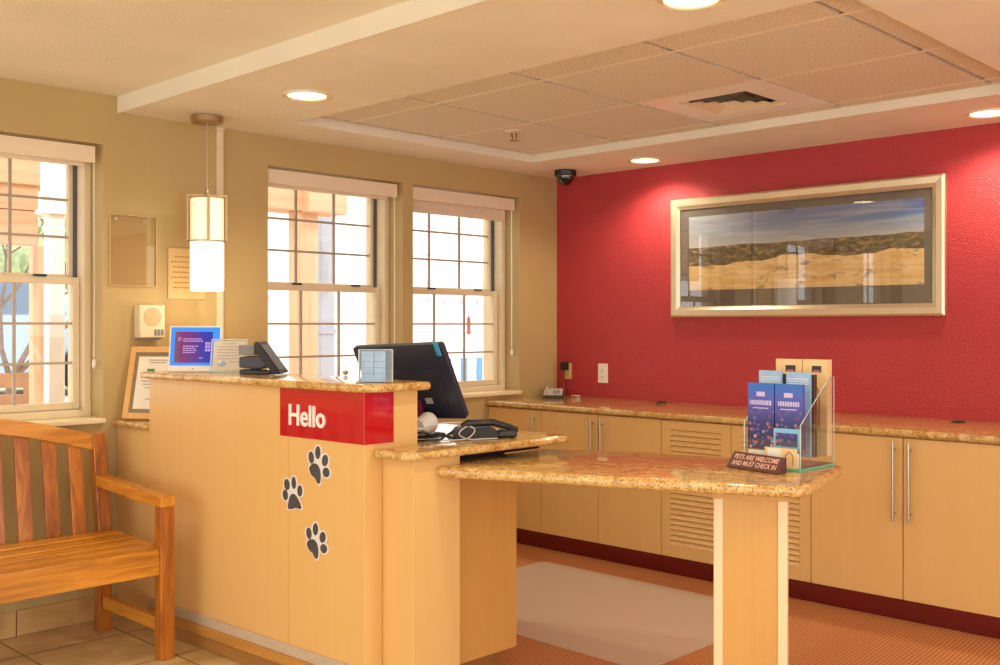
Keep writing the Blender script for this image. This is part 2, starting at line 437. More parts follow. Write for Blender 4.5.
def frame_rect(mb, axis, a0, a1, z0, z1, w, d0, d1, wb=None):
    """rectangular frame ring in a wall plane; axis 'x': along x, depth y"""
    wb = wb or w
    def bx(p0, p1, q0, q1):
        if axis == 'x': mb.box(p0, p1, d0, d1, q0, q1)
        else: mb.box(d0, d1, p0, p1, q0, q1)
    bx(a0, a0+w, z0, z1); bx(a1-w, a1, z0, z1); bx(a0+w, a1-w, z1-w, z1); bx(a0+w, a1-w, z0, z0+wb)
    return mb

R_ = math.radians
# ------------------------------------------------------------------ the room shell
H, HU, HT = 2.2, 2.268, 2.243          # lower ceiling, upper ceiling, tile level
WIN = [(-5.30, -4.43), (-3.86, -2.99), (-2.157, -1.289), (-1.216, -.349)]
ZS, ZH = .845, 2.052
XF = -2.915                            # fascia between the upper and the lower ceiling

w = MB()
T = .30
xs = [-7.4]
for a, b in WIN: xs += [a, b]
xs.append(0.0)
for i in range(0, len(xs), 2): w.box(xs[i], xs[i+1], 0, T, 0, 2.4)
for a, b in WIN:
    w.box(a, b, 0, T, 0, ZS); w.box(a, b, 0, T, ZH, 2.4)
w.build('wall_left', M['tan'], kind='structure')
MB().box(0, .2, -6.6, T, 0, 2.4).build('wall_right', M['red'], kind='structure')
MB().box(-7.4, -2.75, -6.6, T, -.15, 0).build('floor', M['floor'], kind='structure')
MB().box(-2.75, .2, -6.6, T, -.15, 0).build('floor_carpet', M['carpet'], kind='structure')

# ceiling: upper slab, lower soffit with a tray
TX0, TX1, TY0, TY1 = -2.25, -.62, -3.03, -.36
c = MB()
c.box(-7.4, XF, -6.6, T, HU, 2.4)
c.box(XF, TX0, -6.6, T, H, 2.4); c.box(TX1, .2, -6.6, T, H, 2.4)
c.box(TX0, TX1, TY1, T, H, 2.4); c.box(TX0, TX1, -6.6, TY0, H, 2.4)
c.build('ceiling', M['ceil'], kind='structure')
MB().box(XF-.012, XF-.0005, -6.6, 0, H-.004, HU).build('trim_1', M['trimwhite'], kind='structure')
MB().box(TX1-.012, TX1, TY0, TY1, H-.003, HT+.02).build('trim_2', M['trimwhite'], kind='structure')
MB().box(TX0, TX1-.012, TY1-.012, TY1, H-.003, HT+.02).build('trim_3', M['ceil'], kind='structure')
# acoustic tiles, each lying in the grid, and the grid of tee bars
gx = [TX0, -1.952, -1.345, -.74, TX1-.012]
gy = [TY1-.012, -.40, -1.0, -1.615, -2.245, -2.88, TY0]
grid = MB(); e = .005
for x in gx[1:-1]: grid.box(x-.010, x+.010, TY0, TY1-.012, HT-.0052, HT-.0042)
grid.build('ceiling_grid', M['tee'], kind='structure')
grid = MB()
for y in gy[1:-1]: grid.box(TX0, TX1-.012, y-.018, y+.018, HT+.014, HT+.018)
grid.build('ceiling_grid_shaded_runners', M['runner_shade'], kind='structure')
tl = MB()
for i in range(len(gx)-1):
    for j in range(len(gy)-1):
        if i == 2 and j == 3: continue
        tl.box(gx[i]+.002, gx[i+1]-.002, gy[j+1]+.010, gy[j]-.010, HT-.004, HT+.0138)
tl.build('ceiling_tiles', M['tile'], kind='structure')
rbox('ceiling_plenum', M['ceil'], None, TX0, TX1, TY0, TY1, HT+.03, 2.4, 0, kind='structure')

# skirting tiles along the tan wall
b = MB(); x = -6.0
while x < -2.96:
    b.box(x+.002, min(x+.33, -2.955)-.002, -.012, -.0005, 0.001, .105); x += .33
b.build('baseboard_left', M['basetile'], kind='structure', bevel=.002)

# ------------------------------------------------------------------ windows
def make_window(k, xa, xb):
    root = thing('window_%d' % k, None, None, ((xa+xb)/2, .16, ZS)); root['kind'] = 'structure'
    f = MB()   # casing set deep in the reveal
    frame_rect(f, 'x', xa+.001, xb-.001, ZS+.021, ZH-.001, .032, .118, .285)
    f.build('window_frame', M['vinyl'], root, .003)
    rbox('window_sill', M['sill'], root, xa-.004, xb+.004, -.02, .13, ZS, ZS+.021, .004)
    x0, x1 = xa+.035, xb-.035
    def sash(z0, z1, y0, name, rows):
        s = MB(); w_ = .03
        frame_rect(s, 'x', x0, x1, z0, z1, w_, y0, y0+.03)
        sh = s.build(name, M['vinyl'], root, .003)
        a0, a1, q0, q1 = x0+w_, x1-w_, z0+w_, z1-w_
        m = MB()
        for i in (1, 2): m.box(a0+(a1-a0)*i/3-.006, a0+(a1-a0)*i/3+.006, y0+.008, y0+.02, q0, q1)
        for i in range(1, rows): m.box(a0, a1, y0+.0085, y0+.0195, q0+(q1-q0)*i/rows-.0055, q0+(q1-q0)*i/rows+.0055)
        m.build('muntins', M['muntin'], sh)
        MB().box(a0, a1, y0+.0125, y0+.0145, q0, q1).build('glass_panes', M['glass'], sh)
        return sh
    sash(1.462, ZH-.036, .20, 'upper_sash', 3)
    lo = sash(ZS+.055, 1.478, .155, 'lower_sash', 3)
    lk = MB()
    for q in (.3, .78): lk.box(x0+(x1-x0)*q-.028, x0+(x1-x0)*q+.028, .142, .158, 1.478, 1.488)
    lk.build('sash_lock', M['black'], lo, .002)
    tr = MB().box(x1-.012, x1+.004, .187, .199, 1.47, ZH-.036)
    tr.build('side_track', M['vinyl_dark'], root)
    return root
for k, (a, b_) in enumerate(WIN): make_window(k+1, a, b_)

def make_shade(k, label, drop, cord=True):
    xa, xb = WIN[k]
    o = thing('roller_shade', label, 'window shade', ((xa+xb)/2, .05, ZH-.08), group='roller shades in the window heads')
    MB().box(xa+.008, xb-.03, .012, .022, ZH-.083, ZH-.012).build('valance', M['shade'], o, .002)
    MB().lathe([(.022, xa+.03), (.022, xb-.045)], 16, Matrix.Translation((0, .055, ZH-.05)) @ Matrix.Rotation(PI/2, 4, 'Y')).build('roller', M['shade'], o, smooth=True)
    MB().box(xa+.03, xb-.06, .072, .0745, ZH-.072-drop, ZH-.05).build('blind_cloth', M['shade'], o)
    MB().box(xa+.03, xb-.06, .066, .08, ZH-.094-drop, ZH-.072-drop).build('bottom_bar', M['shade'], o, .003)
    if cord:
        cz = 1.10
        m = MB().tube([(xb-.022, .045, ZH-.06), (xb-.02, .045, 1.4), (xb-.022, .045, cz+.03)], .0018, 5)
        m.tube([(xb-.016, .055, ZH-.06), (xb-.015, .055, 1.4), (xb-.019, .05, cz+.03)], .0018, 5)
        m.build('pull_cord', M['white'], o)
        MB().ball((xb-.02, .047, cz), .009, .009, .022, 10).build('cord_weight', M['white'], o, smooth=True)
    return o
make_shade(1, 'cream roller shade fully raised in the window above the wooden bench', 0)
make_shade(2, 'cream roller shade fully raised in the window with the timber post outside', 0)
make_shade(3, 'cream roller shade with a strip of cloth lowered, in the window nearest the red wall', .052)

# ------------------------------------------------------------------ reception desk
Q = Vector((-2.878, -1.661)); U = Vector((-.0386, .9993)); N = Vector((-.9993, -.0386))
def fp(u, off=0): return Q+U*u+N*off
desk = thing('reception_desk', 'tall maple reception desk with a vertical front carrying three paw prints', 'reception desk', (-2.78, -.95, 0))
A, B_ = fp(0), fp(1.365)
body = MB().prism([(A.x, A.y), (-2.645, A.y), (-2.645, B_.y), (B_.x, B_.y)], .132, 1.0455)
body.build('front_wall', M['maple'], desk, .0015)
for uu in (.408,):
    s = MB().prism([tuple(fp(uu-.001, .0005)), tuple(fp(uu+.001, .0005)), tuple(fp(uu+.001, -.003)), tuple(fp(uu-.001, -.003))], .14, 1.04)
    s.build('panel_seam', M['seam'], desk)
def band(name, mat, z0, z1, off):
    a, b = fp(-.001*0+.0, off), fp(1.365, off)
    MB().prism([(a.x, A.y+.0005), (-2.66, A.y+.0005), (-2.66, b.y), (b.x, b.y)], z0, z1).build(name, mat, desk, .0015)
band('kick_strip', M['strip'], .093, .132, .004)
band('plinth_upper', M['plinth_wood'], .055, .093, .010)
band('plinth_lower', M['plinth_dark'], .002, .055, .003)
rbox('end_panel', M['maple'], desk, -2.928, -2.90, -.296, -.002, .002, .848)
rbox('end_block', M['maple'], desk, -2.802, -2.593, -1.819, -1.663, .002, .828, .0015)

bar = MB().slab(rounded([(-2.962, -.248), (-2.912, -1.712), (-2.612, -1.712), (-2.612, -.300)], [.03, .085, .03, .02]), 1.046, 1.074, .012)
bar.build('bar_countertop', M['granite'], None, smooth=True, label='gold granite counter slab on top of the tall reception desk front', cat='countertop')

wc = MB().slab(rounded([(-2.955, -.002), (-2.955, -.292), (-2.640, -.292), (-2.640, -1.663), (-2.85, -1.668), (-2.85, -1.852), (-2.045, -1.862), (-2.085, -.70), (-2.085, -.002)],
        [0, .02, 0, 0, .02, .06, .045, 0, 0]), .83, .858, .012)
wc.build('work_countertop', M['granite'], None, smooth=True, label='gold granite work surface behind the tall desk front, under the monitor and telephone', cat='countertop')

ped = thing('desk_pedestal', 'narrow maple pedestal cabinet beneath the granite work surface, beside the leaf table', 'cabinet', (-2.4, -1.5, 0))
rbox('cabinet_body', M['maple_deep_shaded'], ped, -2.59, -2.222, -1.734, -1.10, .08, .762, .0015)
rbox('toe_kick', M['plinth_dark'], ped, -2.56, -2.30, -1.70, -1.12, .002, .08, 0)
rbox('void_shade_block', M['darkbrown'], ped, -2.585, -2.10, -1.735, -1.12, .802, .829, 0)  # dark blocks standing in for the shaded void under the work surface
rbox('void_shade_web', M['darkbrown'], ped, -2.585, -2.25, -1.70, -1.12, .7625, .8015, 0)

# Hello sign, wrapped round the desk corner
hs = thing('hello_sign', 'glossy red acrylic sign reading Hello wrapped around the desk corner', 'sign', (Q.x, Q.y, .873))
p = [fp(.457, .001), fp(.457, .004), fp(-.0035, .004), Vector((-2.755, A.y-.004)), Vector((-2.755, A.y-.001)), fp(.001, .001)]
MB().prism([tuple(v) for v in p], .873, 1.0452).build('sign_panel', M['redacrylic'], hs, .0008)
o0 = fp(.398, .0042)
loc = Matrix(((-U.x, 0, N.x, o0.x-Q.x), (-U.y, 0, N.y, o0.y-Q.y), (0, 1, 0, .9145-.873), (0, 0, 0, 1)))
text_mesh('Hello', 'lettering', M['letter'], hs, loc, .202, .0745, .005, .014, 1.0)['label'] = 'white Hello lettering'

# paw prints
def paw(label, uc, zc, w_, h_, toes, pad):
    """toes and pad in a unit box: x to the right, y up"""
    root = thing('paw_print', label, 'decal', (fp(uc).x, fp(uc).y, zc), group='paw prints on the desk front')
    def mp(x, y, off):
        q = fp(uc-(x-.5)*w_, off); return (q.x, q.y, zc+(y-.5)*h_)
    def blob(mb, pts, off0, off1):
        a = [mb.bm.verts.new(mp(x, y, off0)) for x, y in pts]; b = [mb.bm.verts.new(mp(x, y, off1)) for x, y in pts]
        n = len(pts); mb.bm.faces.new(a); mb.bm.faces.new(b)
        for i in range(n): mb.bm.faces.new([a[i], a[(i+1) % n], b[(i+1) % n], b[i]])
    def ell(cx, cy, rx, ry, ang, g=0, n=18):
        out = []
        for i in range(n):
            t = 2*PI*i/n; ex, ey = (rx+g)*math.cos(t)*w_, (ry+g*.55)*math.sin(t)*h_
            ca, sa = math.cos(ang), math.sin(ang)
            out.append((cx+(ex*ca-ey*sa)/w_, cy+(ex*sa+ey*ca)/h_))
        return out
    def padpts(g):
        cx = sum(q[0] for q in pad)/len(pad); cy = sum(q[1] for q in pad)/len(pad)
        P_ = [(cx+(x-cx)*(1+g), cy+(y-cy)*(1+g)) for x, y in pad]; out = []
        n = len(P_)
        for i in range(n):      # smooth closed curve
            p0, p1, p2, p3 = P_[i-1], P_[i], P_[(i+1) % n], P_[(i+2) % n]
            for k in range(4):
                t = k/4
                out.append(tuple(.5*(2*p1[j]+(-p0[j]+p2[j])*t+(2*p0[j]-5*p1[j]+4*p2[j]-p3[j])*t*t+(-p0[j]+3*p1[j]-3*p2[j]+p3[j])*t**3) for j in (0, 1)))
        return out
    bk = MB()
    for i, t in enumerate(toes): blob(bk, ell(*t, g=.075), .0006, .0012+.00004*i)
    blob(bk, padpts(.2), .0006, .00145)
    blob(bk, [(.28, .55), (.42, .72), (.62, .7), (.78, .5), (.66, .38), (.4, .4)], .0006, .00155)
    bk.build('paw_backing', M['pawedge'], root)['label'] = 'pale outline of the paw'
    for t in toes:
        m = MB(); blob(m, ell(*t), .0016, .0028); m.build('toe_print', M['pawgrey'], root)
    m = MB(); blob(m, padpts(0), .0016, .0028); m.build('pad_print', M['pawgrey'], root)
R_ = math.radians
toesR = [(.17, .69, .12, .16, R_(10)), (.47, .84, .115, .17, R_(-3)), (.79, .66, .13, .155, R_(-22)), (.84, .36, .15, .125, R_(5))]
padR = [(.08, .40), (.22, .53), (.42, .54), (.56, .42), (.60, .22), (.55, .05), (.44, .06), (.34, .17), (.18, .24)]
toesL = [(.25, .74, .135, .165, R_(14)), (.58, .82, .105, .18, R_(3)), (.87, .62, .115, .165, R_(-4)), (.17, .43, .125, .16, R_(10))]
padL = [(.30, .06), (.34, .28), (.44, .46), (.60, .50), (.76, .40), (.92, .20), (.90, .10), (.70, .11), (.48, .05)]
paw('dark grey paw print with a pale edge, highest, just below the red sign', .2385, .783, .122, .134, toesR, padR)
paw('dark grey paw print with a pale edge, leftmost of the three', .3875, .671, .120, .122, toesL, padL)
paw('dark grey paw print with a pale edge, lowest of the three', .2515, .519, .122, .127, toesR, padR)

# ------------------------------------------------------------------ leaf table with pillar
lt = thing('granite_leaf_table', 'angled gold granite table on a maple pillar jutting from the desk', 'table', (-2.2, -2.3, 0))
poly = rounded([(-2.705, -1.822), (-2.675, -1.905), (-2.262, -2.915), (-1.720, -2.772), (-1.80, -2.42), (-1.92, -2.05), (-2.09, -1.74), (-2.585, -1.740), (-2.585, -1.822)],
               [.0, .05, .085, .045, 0, 0, .02, 0, 0])
MB().slab(poly, .764, .80, .014).build('tabletop', M['granite'], lt, smooth=True)
ang = math.atan2(-.922, .386)+R_(5)            # along the table's front edge
pc = Vector((-2.055, -2.618)); PW, PD = .224, .215
pil = Matrix.Translation((pc.x-lt.location.x, pc.y-lt.location.y, 0)) @ Matrix.Rotation(ang, 4, 'Z')
MB().box(-PW/2+.008, PW/2-.008, -PD/2+.004, PD/2-.004, .002, .763, pil).build('pillar', M['maple_deep_shaded'], lt, .001, local=True)
for sx in (-1, 1):
    for sy in (-1, 1):
        x0, x1 = sorted((sx*PW/2, sx*(PW/2-.028))); y0, y1 = sorted((sy*PD/2, sy*(PD/2-.028)))
        MB().box(x0, x1, y0, y1, .002, .722, pil).build('corner_trim', M['maple_light'], lt, .001, local=True)['label'] = 'pale corner trim strip'
MB().box(-PW/2-.006, PW/2+.006, -PD/2-.006, PD/2+.006, .722, .7635, pil).build('pillar_cap', M['maple_deep_shaded'], lt, .001, local=True)

# ------------------------------------------------------------------ back cabinets
CF = -.625; ZB, ZT = .091, .790
def cabinet(name, label, y1, y0, kind):
    o = thing(name, label, 'cabinet', ((CF)/2, (y0+y1)/2, 0), group='base cabinets along the red wall')
    MB().box(CF+.02, -.002, y0+.0005, y1-.0005, ZB, ZT).build('cabinet_box', M['maple'], o)
    MB().box(CF+.012, CF+.03, y0+.0005, y1-.0005, .002, ZB).build('toe_kick', M['toe'], o, 0)['label'] = 'dark red toe kick'
    def handle(y, d):
        h = MB().tube([(CF-.028, y, .425), (CF-.028, y, .768)], .0055, 10)
        for z in (.46, .735): h.tube([(CF-.028, y, z), (CF+.001, y, z)], .004, 8)
        h.build('handle', M['steel'], d, smooth=True)['label'] = 'brushed steel bar handle'
    g = .0022
    if kind == 'louver':
        a, b = y0+g, y1-g; s = .056; z0, z1 = .152, .738
        f = MB()
        f.box(CF, CF+.019, a, a+s, ZB, ZT-.006); f.box(CF, CF+.019, b-s, b, ZB, ZT-.006)
        f.box(CF, CF+.019, a+s, b-s, ZB, z0); f.box(CF, CF+.019, a+s, b-s, z1, ZT-.006)
        d = f.build('door', M['maple'], o, .001)
        d['label'] = 'louvered door'
        lv = MB(); n = 22; st = (z1-z0)/n
        for i in range(n):
            zc = z0+st*(i+.5)
            lv.box(-.0035, .0035, a+s-.002, b-s+.002, -.0165, .0165, Matrix.Translation((CF+.0095, 0, zc)) @ Matrix.Rotation(R_(34), 4, 'Y'))
        lv.build('louver_slats', M['maple'], d)
    else:
        ds = [(y0, y1)] if kind in ('L', 'R') else [(y0, (y0+y1)/2), ((y0+y1)/2, y1)]
        for i, (a, b) in enumerate(ds):
            d = MB().box(CF, CF+.019, a+g, b-g, ZB, ZT-.006).build('door', M['maple'], o, .001)
            if kind == 'R': handle(a+.045, d)
            elif len(ds) == 2: handle(b-.034 if i == 0 else a+.034, d)
    return o
cabinet('base_cabinet', 'single door maple base cabinet in the corner by the tan wall', -.003, -.424, 'R')
cabinet('base_cabinet', 'double door maple base cabinet left of the louvered cabinets', -.424, -1.250, 'D')
cabinet('louvered_cabinet', 'louvered maple cabinet left of the table pillar', -1.250, -1.661, 'louver')
cabinet('louvered_cabinet', 'louvered maple cabinet mostly hidden behind the table pillar', -1.661, -2.080, 'louver')
cabinet('base_cabinet', 'double door maple base cabinet right of the table pillar', -2.080, -2.932, 'D')
cabinet('base_cabinet', 'maple base cabinet at the far right end, past the picture edge', -2.932, -3.75, 'D')
MB().slab([(-.652, -.002), (-.652, -3.75), (-.002, -3.75), (-.002, -.002)], .791, .822, .013).build('back_countertop', M['granite'], None, smooth=True,
     label='long gold granite countertop over the cabinets along the red wall', cat='countertop')
for (x, y, lb) in ((-.075, -.86, 'black cable grommet in the back countertop below the picture'), (-.12, -2.55, 'black cable grommet in the back countertop at the right edge')):
    m = MB().lathe([(.03, 0), (.03, .004), (.022, .005), (.02, .002), (.001, .0015)], 24, Matrix.Translation((x, y, .822)))
    m.build('cable_grommet', M['rubber'], None, smooth=True, label=lb, cat='grommet', group='cable grommets')

# ------------------------------------------------------------------ chair mat
mt = MB().slab(rounded([(-.86, -.66), (-.86, -2.10), (-1.93, -2.10), (-1.93, -.66)], [.03]*4), .0005, .005, .002)
mt.build('chair_mat', M['chairmat'], None, label='frosted vinyl chair mat on the copper carpet behind the desk', cat='floor mat')

# ------------------------------------------------------------------ framed dune picture on the red wall
pic = thing('framed_picture', 'wide silver framed panorama of sand dunes on the red wall', 'picture', (-.015, -1.672, 1.314))
y0, y1, z0, z1 = -2.452, -.892, 1.314, 1.988
def picframe():
    w_ = .06; m = MB(); prof = [(0, -.001), (0, -.026), (.010, -.034), (.040, -.030), (.052, -.022), (.060, -.018), (.060, -.001)]
    def ring(cy, cz, sy, sz): return [(d, cy+sy*i, cz+sz*i) for i, d in prof]
    cs = [(y1, z0, -1, 1), (y1, z1, -1, -1), (y0, z1, 1, -1), (y0, z0, 1, 1)]
    rs = [[m.bm.verts.new(q) for q in ring(*c_)] for c_ in cs]
    for i in range(4):
        A_, B2 = rs[i], rs[(i+1) % 4]
        for k in range(len(prof)): m.bm.faces.new([A_[k], A_[(k+1) % len(prof)], B2[(k+1) % len(prof)], B2[k]])
    return m
picframe().build('frame', M['silver'], pic)
rbox('mount_board', M['mat_dark'], pic, -.010, -.001, y0+.055, y1-.055, z0+.055, z1-.055, 0)
MB().box(-.0115, -.0101, -2.349, -1.008, 1.466, 1.884).build('print', M['dunes'], pic)
MB().box(-.0165, -.0145, y0+.058, y1-.058, z0+.058, z1-.058).build('glass', M['picglass'], pic)

# ------------------------------------------------------------------ outlets, phone, camera
def outlet(label, yc, zc, w_, h_, mat, nm):
    o = thing(nm, label, 'outlet', (-.001, yc, zc))
    rbox('cover_plate', mat, o, -.0055, -.0005, yc-w_/2, yc+w_/2, zc-h_/2, zc+h_/2, .0015)
    for dz in (.022, -.022):
        r = MB().box(-.007, -.005, yc-.014, yc+.014, zc+dz-.013, zc+dz+.013).build('receptacle', mat, o, .0008)
        s = MB()
        for dy in (-.005, .005): s.box(-.0076, -.0069, yc+dy-.001, yc+dy+.001, zc+dz-.004, zc+dz+.005)
        s.box(-.0076, -.0069, yc-.002, yc+.002, zc+dz-.010, zc+dz-.006)
        s.build('slots', M['black'], r)
outlet('almond electrical outlet with a black plug, beside the corner', -.097, .978, .055, .10, M['almond'], 'electrical_outlet')
outlet('white electrical outlet alone on the red wall', -.377, .973, .075, .118, M['white'], 'electrical_outlet')
pg = thing('power_adapter', 'black power adapter plugged into the almond outlet', 'plug', (-.0085, -.085, .995))
rbox('adapter_body', M['black'], pg, -.045, -.008, -.108, -.066, .985, 1.035, .004)
MB().tube([(-.03, -.087, .986), (-.03, -.087, .95), (-.02, -.09, .90), (-.012, -.095, .84), (-.03, -.10, .8245)], .0022, 6).build('cord', M['black'], pg, smooth=True)

tp = thing('desk_phone', 'grey desk phone lying in the corner of the back countertop', 'phone', (-.165, -.115, .8225), R_(38)); tp.scale = (.88, .88, .88)
m = MB()
m.sweep(None, lambda i: [(x, (-.07, .07)[i], z) for x, z in ((-.085, 0), (.085, 0), (.085, .045), (.06, .052), (-.07, .018), (-.085, .012))], 2)
m.build('phone_base', M['charcoal'], tp, .003, local=True)
m = MB().sweep(None, lambda i: [(x, (-.066, .066)[i], z) for x, z in ((-.08, .0165), (.058, .0525), (.083, .0462), (.083, .049), (.058, .0565), (-.081, .020))], 2)
m.build('phone_face', M['lightgrey'], tp, .001, local=True)
m = MB()
for i in range(4):
    for j in range(3):
        m.box(-.007, .007, -.006, .006, 0, .004, Matrix.Translation((-.05+i*.019, -.040+j*.017, .0255+i*.0051)) @ Matrix.Rotation(R_(-14.5), 4, 'Y'))
m.build('keypad', M['grey'], tp, local=True)
MB().tube([(-.06, .048, .030), (-.05, .048, .038), (.04, .048, .062), (.055, .048, .060)], [.013, .009, .009, .013], 10).build('handset', M['lightgrey'], tp, local=True, smooth=True)
MB().tube([(-.075, -.19, .826), (-.055, -.175, .830), (-.025, -.19, .826), (-.008, -.20, .826)], .003, 6).build('phone_cord', M['white'], None, smooth=True, label='short white phone cord on the back countertop near the corner', cat='cable')

cam = thing('dome_camera', 'black dome security camera on the ceiling in the corner', 'security camera', (-.255, -.29, H))
MB().lathe([(.062, -.036), (.066, -.03), (.066, -.001), (.06, 0)], 28, Matrix.Translation((-.255, -.29, H-.001))).build('camera_base', M['black'], cam, smooth=True)
pr = [(.052*math.cos(a), -.036-.056*math.sin(a)) for a in [PI/2*i/9 for i in range(9)]]
MB().lathe(list(reversed(pr)), 28, Matrix.Translation((-.255, -.29, H-.0))).build('smoked_dome', M['dome'], cam, smooth=True)
MB().lathe([(.056, -.041), (.056, -.036), (.05, -.036), (.05, -.041)], 28, Matrix.Translation((-.255, -.29, H)), cap=False).build('trim_ring', M['steel'], cam, smooth=True)

# ------------------------------------------------------------------ ceiling fittings
def downlight(label, x, y, z, power, r=.098, tilt=0):
    o = thing('recessed_downlight', label, 'ceiling light', (x, y, z), group='recessed ceiling downlights')
    MB().lathe([(r, -.006), (r, 0), (r-.002, -.0005), (r-.02, -.0005), (r-.018, -.004)], 32, Matrix.Translation((x, y, z)), cap=False).build('trim_ring', M['canrim'], o, smooth=True)
    MB().lathe([(r-.018, -.003), (r-.020, .0002)], 32, Matrix.Translation((x, y, z-.0035)), cap=False).build('reflector', M['cancone'], o, smooth=True)
    MB().lathe([(.001, -.0016), (r-.022, -.0016), (r-.022, -.0006), (.001, -.0006)], 32, Matrix.Translation((x, y, z)), cap=False).build('lamp_face', M['bulb'], o, smooth=True)
    L = bpy.data.lights.new('downlight_lamp', 'SPOT'); L.energy = power; L.color = (1, .87, .63); L.spot_size = R_(150); L.spot_blend = .6; L.shadow_soft_size = .05
    lo = bpy.data.objects.new('downlight_lamp', L); COL.objects.link(lo); lo.parent = o; lo.location = (0, 0, -.03)
    return o
PWR = 24
downlight('lit recessed downlight in the soffit between beam and tray', -2.55, -.878, H, PWR)
downlight('lit recessed downlight over the red wall, left of the picture', -.244, -.87, H, PWR)
downlight('lit recessed downlight over the red wall at the right picture edge', -.262, -2.735, H, PWR)
downlight('lit recessed downlight cut by the top edge of the view', -2.524, -2.70, H, PWR)
for i, (x, y) in enumerate(((-2.55, -4.6), (-.26, -4.6), (-4.6, -1.2), (-4.6, -3.2), (-4.6, -5.2), (-6.8, -1.2), (-6.8, -3.2), (-6.8, -5.2))):  # downlights out of view, added to fill the room with light
    downlight('added unseen fill downlight in the lobby ceiling, %s' % ('behind the pillar end', 'beyond the cabinets', 'above the bench', 'over the lobby middle', 'over the lobby rear', 'far left by the wall', 'far left middle', 'far left rear')[i], x, y, H if x > XF else HU, PWR)

vt = thing('air_diffuser', 'square white air diffuser panel set among the ceiling tiles', 'vent', (-1.04, -1.93, HT))
vx0, vx1, vy0, vy1 = -1.339, -.746, -2.239, -1.621
fr = MB(); i0 = .125
fr.box(vx0, vx0+i0, vy0, vy1, HT-.002, HT+.004); fr.box(vx1-i0, vx1, vy0, vy1, HT-.002, HT+.004)
fr.box(vx0+i0, vx1-i0, vy0, vy0+i0+.02, HT-.002, HT+.004); fr.box(vx0+i0, vx1-i0, vy1-i0, vy1, HT-.002, HT+.004)
fr.build('face_panel', M['white'], vt)
rbox('duct_box', M['black'], vt, vx0+i0-.01, vx1-i0+.01, vy0+i0-.01, vy1-i0+.01, HT+.022, HT+.026, 0)
cxv, cyv = (vx0+vx1)/2, (vy0+vy1)/2+.01; hx, hy = (vx1-vx0)/2-i0, (vy1-vy0)/2-i0-.01
for k in range(4):
    q = 1-k*.25; q2 = q-.13; m = MB()
    a = [(cxv-hx*q, cyv-hy*q), (cxv+hx*q, cyv-hy*q), (cxv+hx*q, cyv+hy*q), (cxv-hx*q, cyv+hy*q)]
    b = [(cxv-hx*q2, cyv-hy*q2), (cxv+hx*q2, cyv-hy*q2), (cxv+hx*q2, cyv+hy*q2), (cxv-hx*q2, cyv+hy*q2)]
    for i in range(4):
        j = (i+1) % 4
        vs = [m.bm.verts.new((*pt, zz)) for pt, zz in ((a[i], HT-.001), (a[j], HT-.001), (b[j], HT+.012), (b[i], HT+.012))]
        m.bm.faces.new(vs)
        vs2 = [m.bm.verts.new((*pt, zz)) for pt, zz in ((a[i], HT+.001), (a[j], HT+.001), (b[j], HT+.0135), (b[i], HT+.0135))]
        m.bm.faces.new(list(reversed(vs2)))
    m.build('louver_ring', M['cream'], vt)

sp = thing('sprinkler_head', 'small brass ceiling sprinkler head on an acoustic tile', 'sprinkler', (-1.246, -.80, HT-.004)); sp.scale = (1.35, 1.35, 1.1)
T0 = Matrix.Translation((-1.246, -.80, HT-.004))
MB().lathe([(.012, -.012), (.034, -.004), (.036, 0)], 20, T0).build('escutcheon', M['cream'], sp, smooth=True)
m = MB().lathe([(.006, -.04), (.008, -.012)], 12, T0)
for s in (-1, 1): m.tube([(-1.246+s*.012, -.80, HT-.012), (-1.246+s*.014, -.80, HT-.03), (-1.246, -.80, HT-.042)], .003, 6)
m.build('frame_arms', M['bronze'], sp, smooth=True)
MB().lathe([(.018, -.0455), (.018, -.043), (.004, -.040)], 16, T0).build('deflector', M['bronze'], sp, smooth=True)

# ------------------------------------------------------------------ pendant lamp
PX, PY = -2.609, -.205
pd = thing('pendant_lamp', 'pendant lamp with nickel frame and glowing frosted glass shade', 'pendant lamp', (PX, PY, 1.42))
MB().lathe([(.066, -.032), (.07, -.028), (.07, -.002), (.066, 0)], 32, Matrix.Translation((PX, PY, H-.0005))).build('canopy', M['bronze'], pd, smooth=True)
MB().tube([(PX, PY, H-.03), (PX, PY, 1.86)], .003, 8).build('cord', M['steel'], pd, smooth=True)
hw = .081; tz, bz = 1.852, 1.638
rp = Matrix.Translation((PX, PY, 0)) @ Matrix.Rotation(R_(-30), 4, 'Z')
pl = Matrix.Translation((0, 0, -1.42)) @ Matrix.Rotation(R_(-30), 4, 'Z')
fm = MB(); fr_ = .084
for deg in (-116, -26):
    q = Matrix.Translation((0, 0, -1.42)) @ Matrix.Rotation(R_(deg), 4, 'Z')
    fm.box(-fr_-.0045, fr_+.0045, -.006, .006, tz-.011, tz, q)
    for s_ in (-1, 1):
        fm.box(s_*fr_-.0045, s_*fr_+.0045, -.006, .006, bz, tz-.011, q)
fm.lathe([(fr_-.005, bz), (fr_+.001, bz), (fr_+.001, bz+.006), (fr_-.005, bz+.006), (fr_-.005, bz)], 36, Matrix.Translation((0, 0, -1.42)), cap=False)
fm.build('metal_frame', M['bronze'], pd, .001, local=True)
MB().lathe([(.014, 0), (.012, .018), (.004, .022)], 16, Matrix.Translation((0, 0, tz-1.42))).build('cord_grip', M['steel'], pd, local=True, smooth=True)
sr = .072
MB().lathe([(.001, 1.83), (sr, 1.83), (sr, 1.64)], 36, Matrix.Translation((PX, PY, 0)), cap=False).build('upper_shade', M['shade_hi'], pd, smooth=True)
MB().lathe([(sr+.0015, 1.64), (sr+.0015, 1.425), (sr-.004, 1.42), (.001, 1.42)], 36, Matrix.Translation((PX, PY, 0)), cap=False).build('lower_shade', M['shade_lo'], pd, smooth=True)
